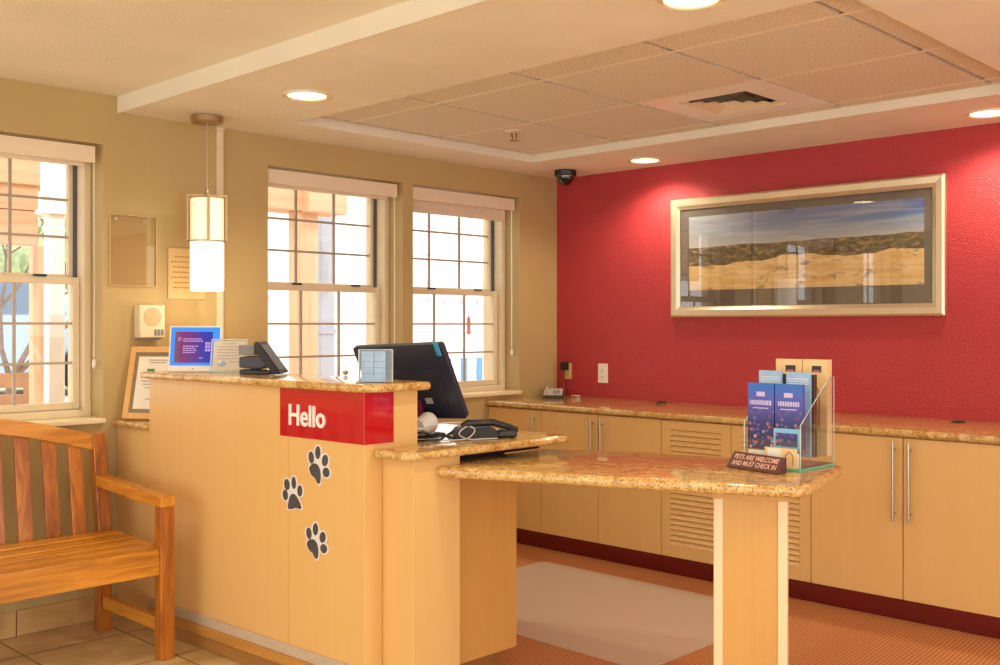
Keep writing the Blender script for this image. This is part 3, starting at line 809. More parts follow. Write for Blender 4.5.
Lp = bpy.data.lights.new('pendant_bulb', 'POINT'); Lp.energy = 1.3; Lp.color = (1, .76, .46); Lp.shadow_soft_size = .07
lo = bpy.data.objects.new('pendant_bulb', Lp); COL.objects.link(lo); lo.parent = pd; lo.location = (0, 0, -.075)

# ------------------------------------------------------------------ things on the tan wall
MB().box(-2.444, -2.412, -.018, -.001, .86, H-.012).box(-2.449, -2.407, -.021, -.001, H-.012, H-.001).build('cable_raceway', M['cream'], None, .003,
    label='narrow cream cable raceway running up the tan wall behind the pendant lamp', cat='cable cover')
ac = thing('acrylic_sign_holder', 'empty clear acrylic panel screwed to the tan wall', 'sign holder', (-2.855, -.004, 1.44))
ax0, ax1, az0, az1 = -2.965, -2.748, 1.442, 1.752
MB().box(ax0, ax1, -.0105, -.008, az0, az1).build('front_sheet', M['tintacrylic'], ac)
MB().box(ax0, ax1, -.006, -.001, az0, az1).build('back_sheet', M['tintacrylic'], ac)
ed = MB(); frame_rect(ed, 'x', ax0-.001, ax1+.001, az0-.001, az1+.001, .0028, -.011, -.001); ed.build('polished_edge', M['almond'], ac)
m = MB()
for x in (ax0+.025, ax1-.06): m.lathe([(.006, 0), (.007, .002), (.003, .004)], 12, Matrix.Translation((x, -.011, az1-.02)) @ Matrix.Rotation(PI/2, 4, 'X'))
m.build('screws', M['steel'], ac, smooth=True)
pq = thing('wall_plaque', 'small tan plaque with lines of brown lettering behind the pendant lamp', 'plaque', (-2.60, -.004, 1.388))
rbox('plaque_panel', M['almond'], pq, -2.69, -2.505, -.008, -.001, 1.388, 1.62, .001)
m = MB()
for i, (a, b) in enumerate(((.2, .75), (.08, .9), (.16, .86), (.12, .82), (.05, .92), (.18, .84), (.14, .8))):
    x = -2.69+a*.16
    while x < -2.69+b*.16:
        L_ = random.uniform(.008, .02); m.box(x, min(x+L_, -2.69+b*.17), -.0086, -.0079, 1.578-i*.0235, 1.5815-i*.0235+.002); x += L_+.004
m.build('lettering', M['inkbrown'], pq)['label'] = 'illegible brown lettering lines'
ic = thing('intercom', 'cream wall intercom with round speaker grille beside the window', 'intercom', (-2.78, -.002, 1.207))
rbox('housing', M['cream'], ic, -2.852, -2.730, -.055, -.001, 1.212, 1.358, .006)
MB().lathe([(.042, 0), (.042, .0015), (.001, .0015)], 28, Matrix.Translation((-2.791, -.055, 1.305)) @ Matrix.Rotation(PI/2, 4, 'X')).build('speaker_grille', M['grille'], ic, smooth=True)
rbox('lower_panel', M['cream'], ic, -2.849, -2.733, -.0575, -.054, 1.216, 1.256, .001)
m = MB()
for i in range(3): m.box(-2.785+i*.0165, -2.771+i*.0165, -.0590, -.057, 1.222, 1.250)
m.build('buttons', M['grey'], ic, .001)
rbox('mounting_plate', M['grey'], ic, -2.845, -2.745, -.045, -.001, 1.203, 1.2125, .001)

# framed certificate leaning on the ledge
fa = math.atan2(-.87, .5)
fc = thing('framed_certificate', 'oak framed certificate with a green mark leaning on the granite ledge by the wall', 'picture frame', (-2.942, -.068, .8595), rot=(0, 0, fa))
tilt = Matrix.Rotation(R_(-13), 4, 'X') @ Matrix.Rotation(R_(0), 4, 'Y')
W_, Hf = .250, .318
def fbox(mb, x0, x1, y0, y1, z0, z1): return mb.box(x0, x1, y0, y1, z0, z1, tilt)
m = MB(); w_ = .026
for (a, b, c1, d1) in ((0, w_, 0, Hf), (W_-w_, W_, 0, Hf), (w_, W_-w_, Hf-w_, Hf), (w_, W_-w_, 0, w_)): fbox(m, a, b, .0, .018, c1+.006, d1+.006)
m.build('frame', M['oak'], fc, .002, local=True)
m = MB(); fbox(m, .02, W_-.02, .006, .016, .026, Hf-.014); m.build('mount_board', M['mat_grey'], fc, local=True)
m = MB(); fbox(m, .044, W_-.044, .0045, .0065, .05, Hf-.038); m.build('certificate_paper', M['paper'], fc, local=True)
m = MB()
for i, (a, b, z) in enumerate(((.095, .19, .262), (.1, .18, .251), (.07, .2, .17), (.08, .19, .155), (.09, .18, .14), (.1, .17, .09))): fbox(m, a, b, .0036, .005, z, z+.005)
m.build('lettering', M['ink'], fc, local=True)
m = MB(); fbox(m, .092, .128, .0036, .005, .20, .226); fbox(m, .13, .155, .0036, .005, .203, .214); m.build('green_mark', M['green'], fc, local=True)

# ------------------------------------------------------------------ things on the bar top
ZBAR = 1.0745
def facing(name, label, cat, x, y, z, deg, group=None):
    """an upright thing whose front looks along local -y"""
    return thing(name, label, cat, (x, y, z), R_(deg), group)
FACE = -45.9
dp = facing('digital_photo_frame', 'white digital frame with a bright blue and purple screen on the bar top', 'digital frame', -2.809, -.442, ZBAR, FACE-2)
lean = Matrix.Rotation(R_(-9), 4, 'X')
m = MB().box(-.110, .110, 0, .016, 0, .192, lean); m.build('housing', M['white'], dp, .003, local=True)
m = MB().box(-.103, .103, -.001, .002, .026, .187, lean); m.build('screen_border', M['screen_blue'], dp, local=True)
m = MB().box(-.085, .074, -.002, 0, .038, .168, lean); m.build('screen_page', M['screen'], dp, local=True)
m = MB()
for (a, b, z) in ((-.05, .028, .135), (-.05, .036, .126), (-.05, .015, .105), (-.05, .005, .096), (-.05, .01, .087), (-.05, .0, .078), (.02, .036, .055), (-.072, -.058, .14), (-.074, -.056, .131)):
    x = a
    while x < b:
        L_ = random.uniform(.004, .012); m.box(x, min(x+L_, b), -.0028, -.0015, z, z+.0045, lean); x += L_+.002
for i in range(3):
    for j in range(2): m.box(.044+j*.012, .054+j*.012, -.0028, -.0005, .085+i*.014, .096+i*.014, lean)
m.build('screen_text', M['screentext'], dp, local=True)
m = MB().lathe([(.003, 0), (.003, .001)], 10, lean @ Matrix.Translation((-.005, -.0005, .012)) @ Matrix.Rotation(PI/2, 4, 'X')); m.build('sensor_dot', M['grey'], dp, local=True)
m = MB().box(-.03, .03, .016, .07, 0, .004); m.build('foot', M['white'], dp, .001, local=True)

sg = facing('countertop_sign', 'small greenish acrylic sign holder with a printed notice, overlapping the blue screen', 'sign holder', -2.738, -.592, ZBAR, FACE)
lean = Matrix.Rotation(R_(-12), 4, 'X')
m = MB().box(-.073, .073, -.0015, .0005, .003, .137, lean); m.build('front_sheet', M['acrylic'], sg, local=True)
m = MB().box(-.066, .066, .001, .002, .008, .132, lean); m.build('notice_paper', M['paper'], sg, local=True)
m = MB()
for i, (a, b) in enumerate(((-.03, .03), (-.05, .05), (-.05, .048), (-.05, .03), (-.05, .045), (-.05, .04), (-.0, .045))):
    m.box(a, b, -.0003, .0009, .118-i*.0125, .1205-i*.0125, lean)
m.build('lettering', M['ink'], sg, local=True)
m = MB().ball((-.028, .0008, .036), .017, .0008, .013, 12, lean); m.build('printed_picture', M['carblue'], sg, local=True)
m = MB()
for (a, b, c1, d1) in ((-.075, -.071, 0, .139), (.071, .075, 0, .139), (-.075, .075, .135, .139), (-.075, .075, 0, .004)): m.box(a, b, -.002, .003, c1, d1, lean)
m.build('acrylic_edge', M['acrylic_edge'], sg, local=True)
m = MB().box(-.073, .073, -.002, .04, 0, .003); m.build('foot', M['acrylic_edge'], sg, local=True)

# payment terminal seen from behind
pt = facing('tilted_terminal', 'dark tilted touch terminal on a stand, on the bar top before the middle window', 'terminal', -2.705, -.80, ZBAR, FACE)
def ext(pts, ya, yb): return MB().sweep(None, lambda i: [(x, (ya, yb)[i], z) for x, z in pts], 2)
ext([(-.085, 0), (.040, 0), (.030, .014), (-.085, .018)], -.045, .05).build('base', M['black'], pt, .003, local=True)
ext([(-.085, .026), (.0, .020), (.034, .034), (.004, .074), (-.085, .068)], -.05, .055).build('rear_housing', M['charcoal'], pt, .005, local=True)
ext([(-.085, .076), (-.022, .076), (-.020, .112), (-.085, .116)], -.055, .06).build('top_housing', M['grey'], pt, .004, local=True)
MB().tube([(-.03, 0, .012), (-.03, 0, .03)], .022, 12).build('stem', M['black'], pt, local=True, smooth=True)
ext([(-.020, .096), (-.021, .122), (-.012, .130), (-.003, .126), (.084, .006), (.080, .001), (.054, .001)], -.075, .085).build('screen_slab', M['darkbrown'], pt, .004, local=True)
ext([(.004, .1178), (.0765, .0172), (.0773, .0177), (.0048, .1184)], -.065, .075).build('screen', M['black'], pt, local=True)

ch = facing('clear_brochure_holder', 'small empty clear acrylic holder on the bar top before the monitor', 'brochure holder', -2.815, -1.641, ZBAR, FACE)
m = MB().box(-.056, .056, .0, .0025, .002, .112); m.build('front_sheet', M['acrylic'], ch, local=True)
m = MB().box(-.056, .056, .028, .0305, .002, .112); m.build('back_sheet', M['acrylic'], ch, local=True)
m = MB()
for s in (-1, 1): m.box(s*.056-.0015, s*.056+.0015, 0, .03, .002, .112)
m.box(-.056, .056, 0, .0025, .111, .113); m.build('polished_edge', M['acrylic_edge'], ch, local=True)
m = MB().box(-.056, .056, 0, .0305, 0, .002); m.build('base', M['acrylic'], ch, local=True)
m = MB().box(-.05, .032, .018, .0195, .003, .106); m.build('insert_card', M['brochureblue'], ch, local=True)
m = MB()
for z in (.03, .05, .07): m.box(-.045, .028, .0172, .0182, z, z+.0015)
m.box(-.009, -.006, .017, .0182, .02, .1); m.build('card_lines', M['grey'], ch, local=True)

kb = thing('call_bell', 'tiny round topped bell on the bar top, left of the clear holder', 'bell', (-2.645, -1.255, ZBAR))
MB().lathe([(.011, 0), (.011, .002), (.004, .004), (.0035, .012)], 16).build('stem', M['steel'], kb, local=True, smooth=True)
m = MB().ball((0, 0, .0175), .0105, .0105, .0085, 14); m.build('dome', M['bronze'], kb, local=True, smooth=True)

# ------------------------------------------------------------------ monitor, telephone and cables on the work surface
mx, my, mz, yaw, ln, rl, mw, mh = -2.4812, -1.4238, 1.0538, .1914, .4689, .05, .427, .3117
mo = thing('computer_monitor', 'dark computer monitor seen from behind, leaning back over the work surface', 'monitor', (mx, my, .8585))
n_ = Vector((math.cos(yaw), math.sin(yaw), 0)); e_ = Vector((math.sin(yaw), -math.cos(yaw), 0))
up = Vector((-n_.x*math.sin(ln), -n_.y*math.sin(ln), math.cos(ln)))
E_ = e_*math.cos(rl)+up*math.sin(rl); Up = up*math.cos(rl)-e_*math.sin(rl); Nn = E_.cross(Up)   # toward us
LM = Matrix(((E_.x, Up.x, Nn.x, 0), (E_.y, Up.y, Nn.y, 0), (E_.z, Up.z, Nn.z, mz-.8585), (0, 0, 0, 1)))
m = MB().prism(rounded([(-mw/2, -mh/2), (mw/2, -mh/2), (mw/2, mh/2), (-mw/2, mh/2)], [.014]*4), -.022, 0, LM); m.build('rear_shell', M['monitor'], mo, .003, local=True)
m = MB().prism(rounded([(-mw/2+.06, -.11), (mw/2-.06, -.11), (mw/2-.06, .05), (-mw/2+.06, .05)], [.02]*4), .0, .004, LM); m.build('rear_bulge', M['monitor'], mo, .003, local=True)
m = MB().box(-mw/2+.012, mw/2-.012, -mh/2+.018, mh/2-.012, -.0235, -.0221, LM); m.build('screen', M['black'], mo, local=True)
m = MB().box(.055, .088, -.088, -.064, .004, .0048, LM); m.build('rating_label', M['lightgrey'], mo, local=True)
bn = Vector((-.0, -.0, 0))
m = MB().box(-.03, .03, -.012, .012, 0, .12, Matrix.Translation((.035, .0, .006)) @ Matrix.Rotation(yaw-PI/2, 4, 'Z')); m.build('stand_neck', M['magenta'], mo, .003, local=True)
m = MB().slab(rounded([(-.06, -.1), (.11, -.1), (.11, .1), (-.06, .1)], [.03]*4), .0005, .008, .003); m.build('stand_foot', M['black'], mo, local=True)
tl_ = LM @ Vector((mw/2-.02, mh/2, -.01))
m = MB().box(-.010, .010, -.035, .022, -.001, .008, Matrix.Translation((mx, my, .8585)) @ LM @ Matrix.Translation((mw/2-.022, mh/2-.012, 0))); m.build('monitor_clip', M['blueclip'], None, .004, label='blue plastic clip on the top corner of the monitor', cat='clip')

tf = thing('telephone', 'dark desk telephone with its handset on, at the front of the work surface', 'telephone', (-2.375, -1.665, .8585), R_(-38))
m = MB().sweep(None, lambda i: [(x, (-.075, .085)[i], z) for x, z in ((-.075, 0), (.075, 0), (.085, .012), (.07, .036), (.045, .044), (-.06, .036), (-.08, .014))], 2); m.build('phone_base', M['darkbrown'], tf, .006, local=True)
m = MB().tube([(-.05, -.055, .046), (-.03, -.06, .058), (.06, -.05, .060), (.12, -.03, .043), (.15, -.01, .026)], [.012, .014, .013, .012, .016], 10); m.build('handset', M['black'], tf, local=True, smooth=True)
m = MB().box(.08, .155, -.035, .03, .002, .03); m.build('handset_rest', M['black'], tf, .008, local=True)
pts_ = []
for i in range(60):
    t = i/59; c0 = Vector((-.09-.11*t, -.07+.05*math.sin(3*t), .012+.006*math.sin(t*4)))
    pts_.append(c0+Vector((0, .007*math.cos(i*1.3), .007*math.sin(i*1.3))))
m = MB().tube(pts_, .0022, 5); m.build('coiled_cord', M['black'], tf, local=True, smooth=True)

ad = thing('white_cup', 'white plastic cup lying in the cables under the monitor', 'cup', (-2.545, -1.545, .8595), R_(20))
m = MB().lathe([(.03, 0), (.038, .085), (.034, .085), (.027, .004), (.001, .004)], 20, Matrix.Translation((0, 0, .038)) @ Matrix.Rotation(R_(82), 4, 'Y'), cap=False); m.build('cup_body', M['white'], ad, local=True, smooth=True)
m = MB().lathe([(.001, -.001), (.0395, -.001), (.0395, .004), (.036, .006)], 20, Matrix.Translation((.085, 0, .05)) @ Matrix.Rotation(R_(82), 4, 'Y'), cap=False); m.build('cup_rim', M['white'], ad, local=True, smooth=True)
def cable(label, mat, pts, r=.003):
    P_ = [Vector(p) for p in pts]; out = []
    for i in range(len(P_)-1):
        p0, p1, p2, p3 = P_[max(i-1, 0)], P_[i], P_[i+1], P_[min(i+2, len(P_)-1)]
        for k in range(6):
            t = k/6; out.append(.5*(2*p1+(p2-p0)*t+(2*p0-5*p1+4*p2-p3)*t*t+(3*p1-3*p2+p3-p0)*t**3))
    out.append(P_[-1])
    MB().tube(out, r, 6).build('cable', mat, None, smooth=True, label=label, cat='cable', group='cables on the work surface')
zc = .8625
cable('black cable tangled in front of the white cup', M['black'], [(-2.60, -1.60, zc), (-2.55, -1.67, zc+.003), (-2.50, -1.645, zc+.01), (-2.46, -1.66, zc), (-2.43, -1.62, zc+.02), (-2.40, -1.55, zc)], .0045)
cable('thick black cable looping under the monitor stand', M['black'], [(-2.61, -1.50, zc), (-2.57, -1.60, zc+.025), (-2.52, -1.60, zc+.005), (-2.49, -1.62, zc+.012)], .005)
cable('pale grey cable looped in a ring beside the telephone', M['lightgrey'], [(-2.56, -1.66, zc), (-2.50, -1.70, zc), (-2.455, -1.715, zc+.004), (-2.425, -1.72, zc+.03), (-2.44, -1.70, zc+.045), (-2.475, -1.69, zc+.02), (-2.45, -1.71, zc), (-2.40, -1.745, zc), (-2.36, -1.77, zc)], .0024)
cable('white cable draped over the dark telephone', M['white'], [(-2.58, -1.56, zc+.05), (-2.56, -1.58, zc+.035), (-2.50, -1.57, zc+.045), (-2.44, -1.60, zc+.050), (-2.385, -1.645, zc+.049), (-2.33, -1.69, zc+.046)], .0028)

# ------------------------------------------------------------------ brochure rack and notice on the leaf table
ZTB = .8005
rk = thing('brochure_rack', 'clear acrylic brochure rack on the end of the granite leaf table', 'brochure rack', (-1.865, -2.65, ZTB))
ya, yb = -2.752, -2.545; RACK = [rk]
m = MB(); m.box(-1.985, -1.745, ya-.010, yb, ZTB, ZTB+.008); m.build('base_plate', M['greenacrylic'], rk, .001)
def sidepoly(y):
    m = MB(); pts = [(-1.962, .008), (-1.732, .008), (-1.732, .295), (-1.765, .295), (-1.962, .145)]
    a = [m.bm.verts.new((x, y-.0015, ZTB+z)) for x, z in pts]; b = [m.bm.verts.new((x, y+.0015, ZTB+z)) for x, z in pts]
    m.bm.faces.new(a); m.bm.faces.new(b)
    for i in range(len(pts)): m.bm.faces.new([a[i], a[(i+1) % 5], b[(i+1) % 5], b[i]])
    return m
sidepoly(ya+.0018).build('side_panel', M['acrylic'], rk); sidepoly(yb-.0018).build('side_panel', M['acrylic'], rk)
def edgeline(y):
    m = MB(); m.tube([(-1.962, y, ZTB+.008), (-1.962, y, ZTB+.145), (-1.765, y, ZTB+.295), (-1.732, y, ZTB+.295), (-1.732, y, ZTB+.008)], .0016, 6); return m
edgeline(ya+.002).build('polished_edge', M['acrylic_edge'], rk); edgeline(yb-.002).build('polished_edge', M['acrylic_edge'], rk)
m = MB().box(-1.962, -1.9595, ya+.004, yb-.004, ZTB+.008, ZTB+.095); m.build('front_sheet', M['acrylic'], rk)
m = MB().box(-1.884, -1.8815, ya+.004, yb-.004, ZTB+.03, ZTB+.18); m.build('divider_sheet', M['acrylic'], rk)
m = MB().box(-1.825, -1.8225, ya+.004, yb-.004, ZTB+.03, ZTB+.22); m.build('divider_sheet', M['acrylic'], rk)
m = MB().box(-1.7345, -1.732, ya+.004, yb-.004, ZTB+.008, ZTB+.295); m.build('back_sheet', M['acrylic'], rk)
def brochure(label, x, y0, y1, z0, z1, mat, badge, thick=.012, leanx=.0):
    o = thing('brochure', label, 'brochure', (x, (y0+y1)/2, z0), group='brochures in the acrylic rack')
    m = MB(); m.sweep(None, lambda i: [(0, (y0-y1)/2 if k in (0, 1) else (y1-y0)/2, (0, z1-z0)[i]) if k in (0, 3) else (thick, (y0-y1)/2 if k == 1 else (y1-y0)/2, (0, z1-z0)[i]) for k in range(4)], 2)
    RACK.append(o)
    b = m.build('cover', mat, o, .0006, local=True)
    o.rotation_euler = (0, leanx, 0)
    h = z1-z0; w_ = y1-y0
    if badge == 'title':
        t = MB()
        t.box(-.0006, .0002, -w_*.16, w_*.16, h*.80, h*.87)
        yy = -w_*.40
        while yy < w_*.38:
            k = random.uniform(.004, .008); t.box(-.0006, .0002, yy, yy+k, h*.67, h*.74); yy += k+.0025
        t.box(-.0006, .0002, -w_*.30, w_*.30, h*.615, h*.63)
        t.build('title_print', M['lilac'], o, local=True)
    elif badge == 'arch':
        t = MB().box(-.0008, .0002, -w_*.26, w_*.12, h*.87, h*.935); t.build('badge_print', M['charcoal'], o, local=True)
        t = MB().box(-.001, .0002, -w_*.2, w_*.06, h*.875, h*.89); t.build('badge_stripe', M['feedred'], o, local=True)
        t = MB().tube([(0, -w_*.2, h*.3), (0, -w_*.2, h*.55), (0, -w_*.15, h*.68), (0, 0, h*.75), (0, w_*.15, h*.68), (0, w_*.2, h*.55), (0, w_*.2, h*.3)], .004, 6)
        t.build('arch_print', M['inkbrown'], o, local=True)
    elif badge == 'pale':
        t = MB()
        for q in (.92, .89, .86): t.box(-.0006, .0002, -w_*.42, w_*.42, h*q, h*q+.002)
        t.build('title_print', M['white'], o, local=True)
    return o
ym = -2.6485
brochure('front left blue brochure with spots of coloured light in the acrylic rack', -1.945, ym+.002, yb-.005, ZTB+.058, ZTB+.276, M['bokeh'], 'title')
brochure('front right blue brochure with spots of coloured light in the acrylic rack', -1.945, ya+.005, ym-.002, ZTB+.058, ZTB+.276, M['bokeh'], 'title', .02)
brochure('pale blue topped brochure behind the front left blue one', -1.875, ym+.012, yb-.006, ZTB+.035, ZTB+.315, M['brochureblue'], 'pale', .008)
brochure('pale blue topped brochure behind the front right blue one', -1.875, ya+.012, ym-.004, ZTB+.035, ZTB+.312, M['brochureblue'], 'pale', .008)
brochure('dark brown backed stack of brochures in the middle left of the rack', -1.860, ym+.006, yb-.03, ZTB+.035, ZTB+.305, M['brochuredark'], None, .014)
brochure('dark brown backed stack of brochures in the middle right of the rack', -1.860, ya+.007, ym-.03, ZTB+.035, ZTB+.305, M['brochuredark'], None, .02)
brochure('tall tan brochure with a small badge at the back left of the rack', -1.772, ym-.006, yb-.012, ZTB+.03, ZTB+.352, M['brochuretan'], 'arch', .012)
brochure('tall tan brochure with a small badge at the back right of the rack', -1.772, ya+.005, ym-.009, ZTB+.03, ZTB+.352, M['brochuretan'], 'arch', .032)
cd = thing('card_box', 'light blue edged card box in the front pocket of the acrylic rack', 'box', (-1.951, -2.70, ZTB+.0085))
m = MB().box(-1.957, -1.948, -2.747, -2.652, ZTB+.060, ZTB+.132); m.build('box_body', M['skyblue'], cd, .001)
m = MB().box(-1.9578, -1.9565, -2.738, -2.66, ZTB+.075, ZTB+.118); m.build('box_window', M['bokeh'], cd)
cc = thing('small_card', 'small tan card with an arch drawing standing low at the front of the rack', 'card', (-1.985, -2.70, ZTB))
m = MB().box(-1.981, -1.978, -2.748, -2.635, ZTB+.0085, ZTB+.072); m.build('card_sheet', M['brochuretan'], cc)
m = MB().tube([(-1.9815, -2.735, ZTB+.02), (-1.9815, -2.735, ZTB+.05), (-1.9815, -2.722, ZTB+.062), (-1.9815, -2.709, ZTB+.05), (-1.9815, -2.709, ZTB+.02)], .002, 6); m.build('arch_print', M['inkbrown'], cc)
m = MB().box(-1.9822, -1.9808, -2.692, -2.645, ZTB+.035, ZTB+.068); m.build('white_inset', M['white'], cc)
for o in RACK+[cd, cc]: o.location.x -= .010; o.location.y += .006
nx, ny = -2.046, -2.520; L_ax = Vector((-.213, -.977))
ns = thing('notice_sign', 'brown wedge sign about pets checking in, before the brochure rack', 'sign', (nx, ny, ZTB), math.atan2(L_ax.y, L_ax.x))
# local x runs to the right along the sign, local -y faces the viewer
SL = .216
MB().sweep(None, lambda i: [((0, SL)[i], y, z) for y, z in ((0, 0), (.036, 0), (.042, .006), (.040, .050), (.034, .050), (-.002, .004))], 2).build('sign_wedge', M['signbrown'], ns, .0008, local=True)
ud = Vector((0, .036, .046)).normalized(); nd = Vector((1, 0, 0)).cross(ud)
for txt, k, wd in (('PETS ARE WELCOME', .56, .186), ('AND MUST CHECK IN', .16, .186)):
    o = Vector((.015, -.002, .004))+ud*.0584*k+nd*.0002
    text_mesh(txt, 'lettering', M['signtext'], ns, Matrix(((1, 0, 0, o.x), (0, ud.y, nd.y, o.y), (0, ud.z, nd.z, o.z), (0, 0, 0, 1))), wd, .018, .0012, .012)
MB().box(-1.978, -1.971, -2.74, -2.56, ZTB+.0085, ZTB+.056).build('card_stack', M['paper'], None, .001, label='low stack of cream cards between the brown wedge sign and the brochure rack', cat='card stack')

# ------------------------------------------------------------------ bench
bx0, bx1 = -4.40, -3.046
be = thing('garden_bench', 'slatted teak garden bench with an arched backrest under the left window', 'bench', ((bx0+bx1)/2, -.45, 0))
YF, YB = -.722, -.205
def by(z):    # backrest plane leans towards the wall
    return YB+.012+(z-.40)*.14 if z > .40 else YB+.012
lw = .058
for x in (bx0, bx1-lw):
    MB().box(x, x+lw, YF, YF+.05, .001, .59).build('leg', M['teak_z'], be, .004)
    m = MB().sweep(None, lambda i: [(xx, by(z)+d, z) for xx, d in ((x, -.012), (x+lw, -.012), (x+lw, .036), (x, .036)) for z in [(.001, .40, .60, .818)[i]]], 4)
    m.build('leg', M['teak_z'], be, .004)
    MB().box(x+.014, x+lw-.014, YF+.045, YB, .10, .15).build('side_stretcher', M['teak_y'], be, .003)
    MB().box(x+.01, x+lw-.01, YF+.045, YB, .335, .405).build('side_rail', M['teak_y'], be, .003)
    # arm
    m = MB(); a = x-.001; b = x+lw+.001
    m.sweep(None, lambda i: [(xx, y, z) for y, zl, zh in [((YF-.004, .578, .616), (YF+.02, .578, .623), (-.50, .582, .628), (-.36, .592, .638), (by(.63)-.008, .598, .646))[i]] for xx, z in ((a, zl), (b, zl), (b, zh), (a, zh))], 5)
    m.build('armrest', M['teak_y'], be, .006)
MB().box(bx0+lw, bx1-lw, YF+.008, YF+.036, .325, .412).build('front_rail', M['teak_x'], be, .003)
ns_ = 5
for i in range(ns_):
    t = (YB-.018-(YF-.004))/ns_; y0_ = YF-.004+t*i
    z_ = .415-.010*math.sin(PI*(i+.5)/ns_)
    xo = 0 if 0 < i < ns_ else 0
    xl, xr = (bx0+lw+.001, bx1-lw-.001) if i in (0,) else (bx0+.006, bx1-.006)
    MB().box(xl, xr, y0_+.011, y0_+t-.011, z_-.014, z_+.014).build('seat_slat', M['teak_x'], be, .004)
xm = (bx0+bx1)/2; half = (bx1-bx0)/2-lw
def crest(x): return .815+.112*(math.cos((x-xm)/half*PI/2)**1.0 if abs(x-xm) < half else 0)
n = 33; L0 = bx0+lw; L1 = bx1-lw
m = MB().sweep(None, lambda i: [(L0+(L1-L0)*i/(n-1), by(crest(L0+(L1-L0)*i/(n-1))-.03)+d, crest(L0+(L1-L0)*i/(n-1))+dz) for d, dz in ((-.010, -.066), (.026, -.066), (.026, 0), (-.010, 0))], n)
m.build('crest_rail', M['teak_x'], be, .004)
MB().box(L0, L1, by(.40)-.008, by(.40)+.024, .345, .398).build('lower_back_rail', M['teak_x'], be, .003)
k = 12
for i in range(k):
    x = L1-.070-.107*i
    if x < L0+.02: break
    zt = crest(x)-.06
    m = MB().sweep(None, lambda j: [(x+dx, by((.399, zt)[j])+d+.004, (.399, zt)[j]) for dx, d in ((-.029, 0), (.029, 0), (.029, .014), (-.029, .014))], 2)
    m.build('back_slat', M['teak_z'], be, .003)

# ------------------------------------------------------------------ outdoors
MB().box(-14, 18, T+.002, 26, -.25, -.12).build('ground', M['ext_ground'], kind='structure')
def out(name, label, cat, mb, mat, **kw): return mb.build(name, mat, None, label=label, cat=cat, **kw)
ps = thing('timber_post', 'square cedar post with a beam on top outside the middle window', 'post', (-.68, 1.9, -.12))
MB().box(-.724, -.551, 1.8, 1.92, -.12, 2.08).build('post', M['ext_wood'], ps, .006)
MB().box(-3.6, -.56, 1.78, 2.04, 2.08, 2.40).build('beam', M['ext_woodx'], ps, .006)
MB().box(-.70, -.36, 1.70, 1.95, 2.07, 2.30).build('beam_end', M['ext_woodx'], ps, .006)
ds = thing('downspout', 'grey downspout beside the cedar post outside the middle window', 'downspout', (-.17, 2.25, -.12))
MB().box(-.235, -.10, 2.2, 2.3, -.12, 2.6).build('pipe', M['ext_grey'], ds, .008)
MB().box(-.245, -.09, 2.19, 2.31, 1.2, 1.24).build('bracket', M['ext_grey'], ds, .003)
wcx = thing('white_column', 'white square column outside the window over the bench', 'column', (-2.70, 1.26, -.12))
MB().box(-2.728, -2.640, 1.2, 1.27, -.02, 1.86).build('shaft', M['ext_white2'], wcx, .006)
MB().box(-2.765, -2.625, 1.18, 1.29, 1.86, 1.885).box(-2.742, -2.632, 1.19, 1.28, 1.885, 2.5).build('capital', M['ext_white2'], wcx, .004)
MB().box(-2.75, -2.62, 1.18, 1.29, -.12, -.02).build('base', M['ext_white2'], wcx, .006)
pb = thing('porch_wall', 'cedar clad porch header outside the window over the bench', 'porch', (-3.0, 2.0, 1.6))
for i in range(4): MB().box(-4.4, -2.54, 1.8, 1.9, 1.735+i*.2, 1.93+i*.2).build('board', M['ext_woodx'], pb, .004)
MB().box(-2.47, -2.40, 2.05, 2.12, -.12, 1.75).build('post', M['ext_wood'], pb, .005)
MB().box(-2.53, -2.43, 1.3, 1.4, -.12, 2.5).build('corner_post', M['ext_wood'], pb, .005)
fw = thing('white_building', 'white building wall across the patio, seen through the middle windows', 'building', (3.2, 7.2, -.12))
MB().box(1.0, 12, 7.0, 7.3, -.12, 4.2).build('wall', M['ext_white'], fw)
m = MB()
for i in range(9): m.box(1, 12, 6.985, 7.0, .2+i*.42, .212+i*.42)
m.build('siding_lines', M['ext_grey'], fw)
m = MB()
for i in range(26): m.box(1.4+i*.34, 1.435+i*.34, 6.95, 6.985, 1.58, 1.66)
m.build('hooks', M['ext_grey'], fw)
fb = thing('slatted_fence', 'blue and white slatted panel outside the window nearest the red wall', 'fence', (3.0, 4.0, -.12))
for i in range(7): MB().box(2.62+i*.12, 2.70+i*.12, 3.98, 4.0, -.1, .90).build('slat', M['slatblue' if i % 2 else 'ext_white'], fb)
MB().box(2.60, 3.46, 4.0, 4.03, .2, .27).box(2.60, 3.46, 4.0, 4.03, .7, .77).build('rail', M['ext_white'], fb)
fd = thing('hanging_ornament', 'small red ornament hanging outside the window nearest the red wall', 'ornament', (.09, .9, 1.2))
MB().tube([(.09, .9, 1.33), (.09, .9, 2.6)], .002, 5).build('string', M['grey'], fd)
MB().lathe([(.004, 1.20), (.02, 1.215), (.012, 1.235), (.016, 1.28), (.014, 1.315), (.003, 1.335)], 14, Matrix.Translation((.09, .9, 0))).build('ornament_body', M['feedred'], fd, smooth=True)
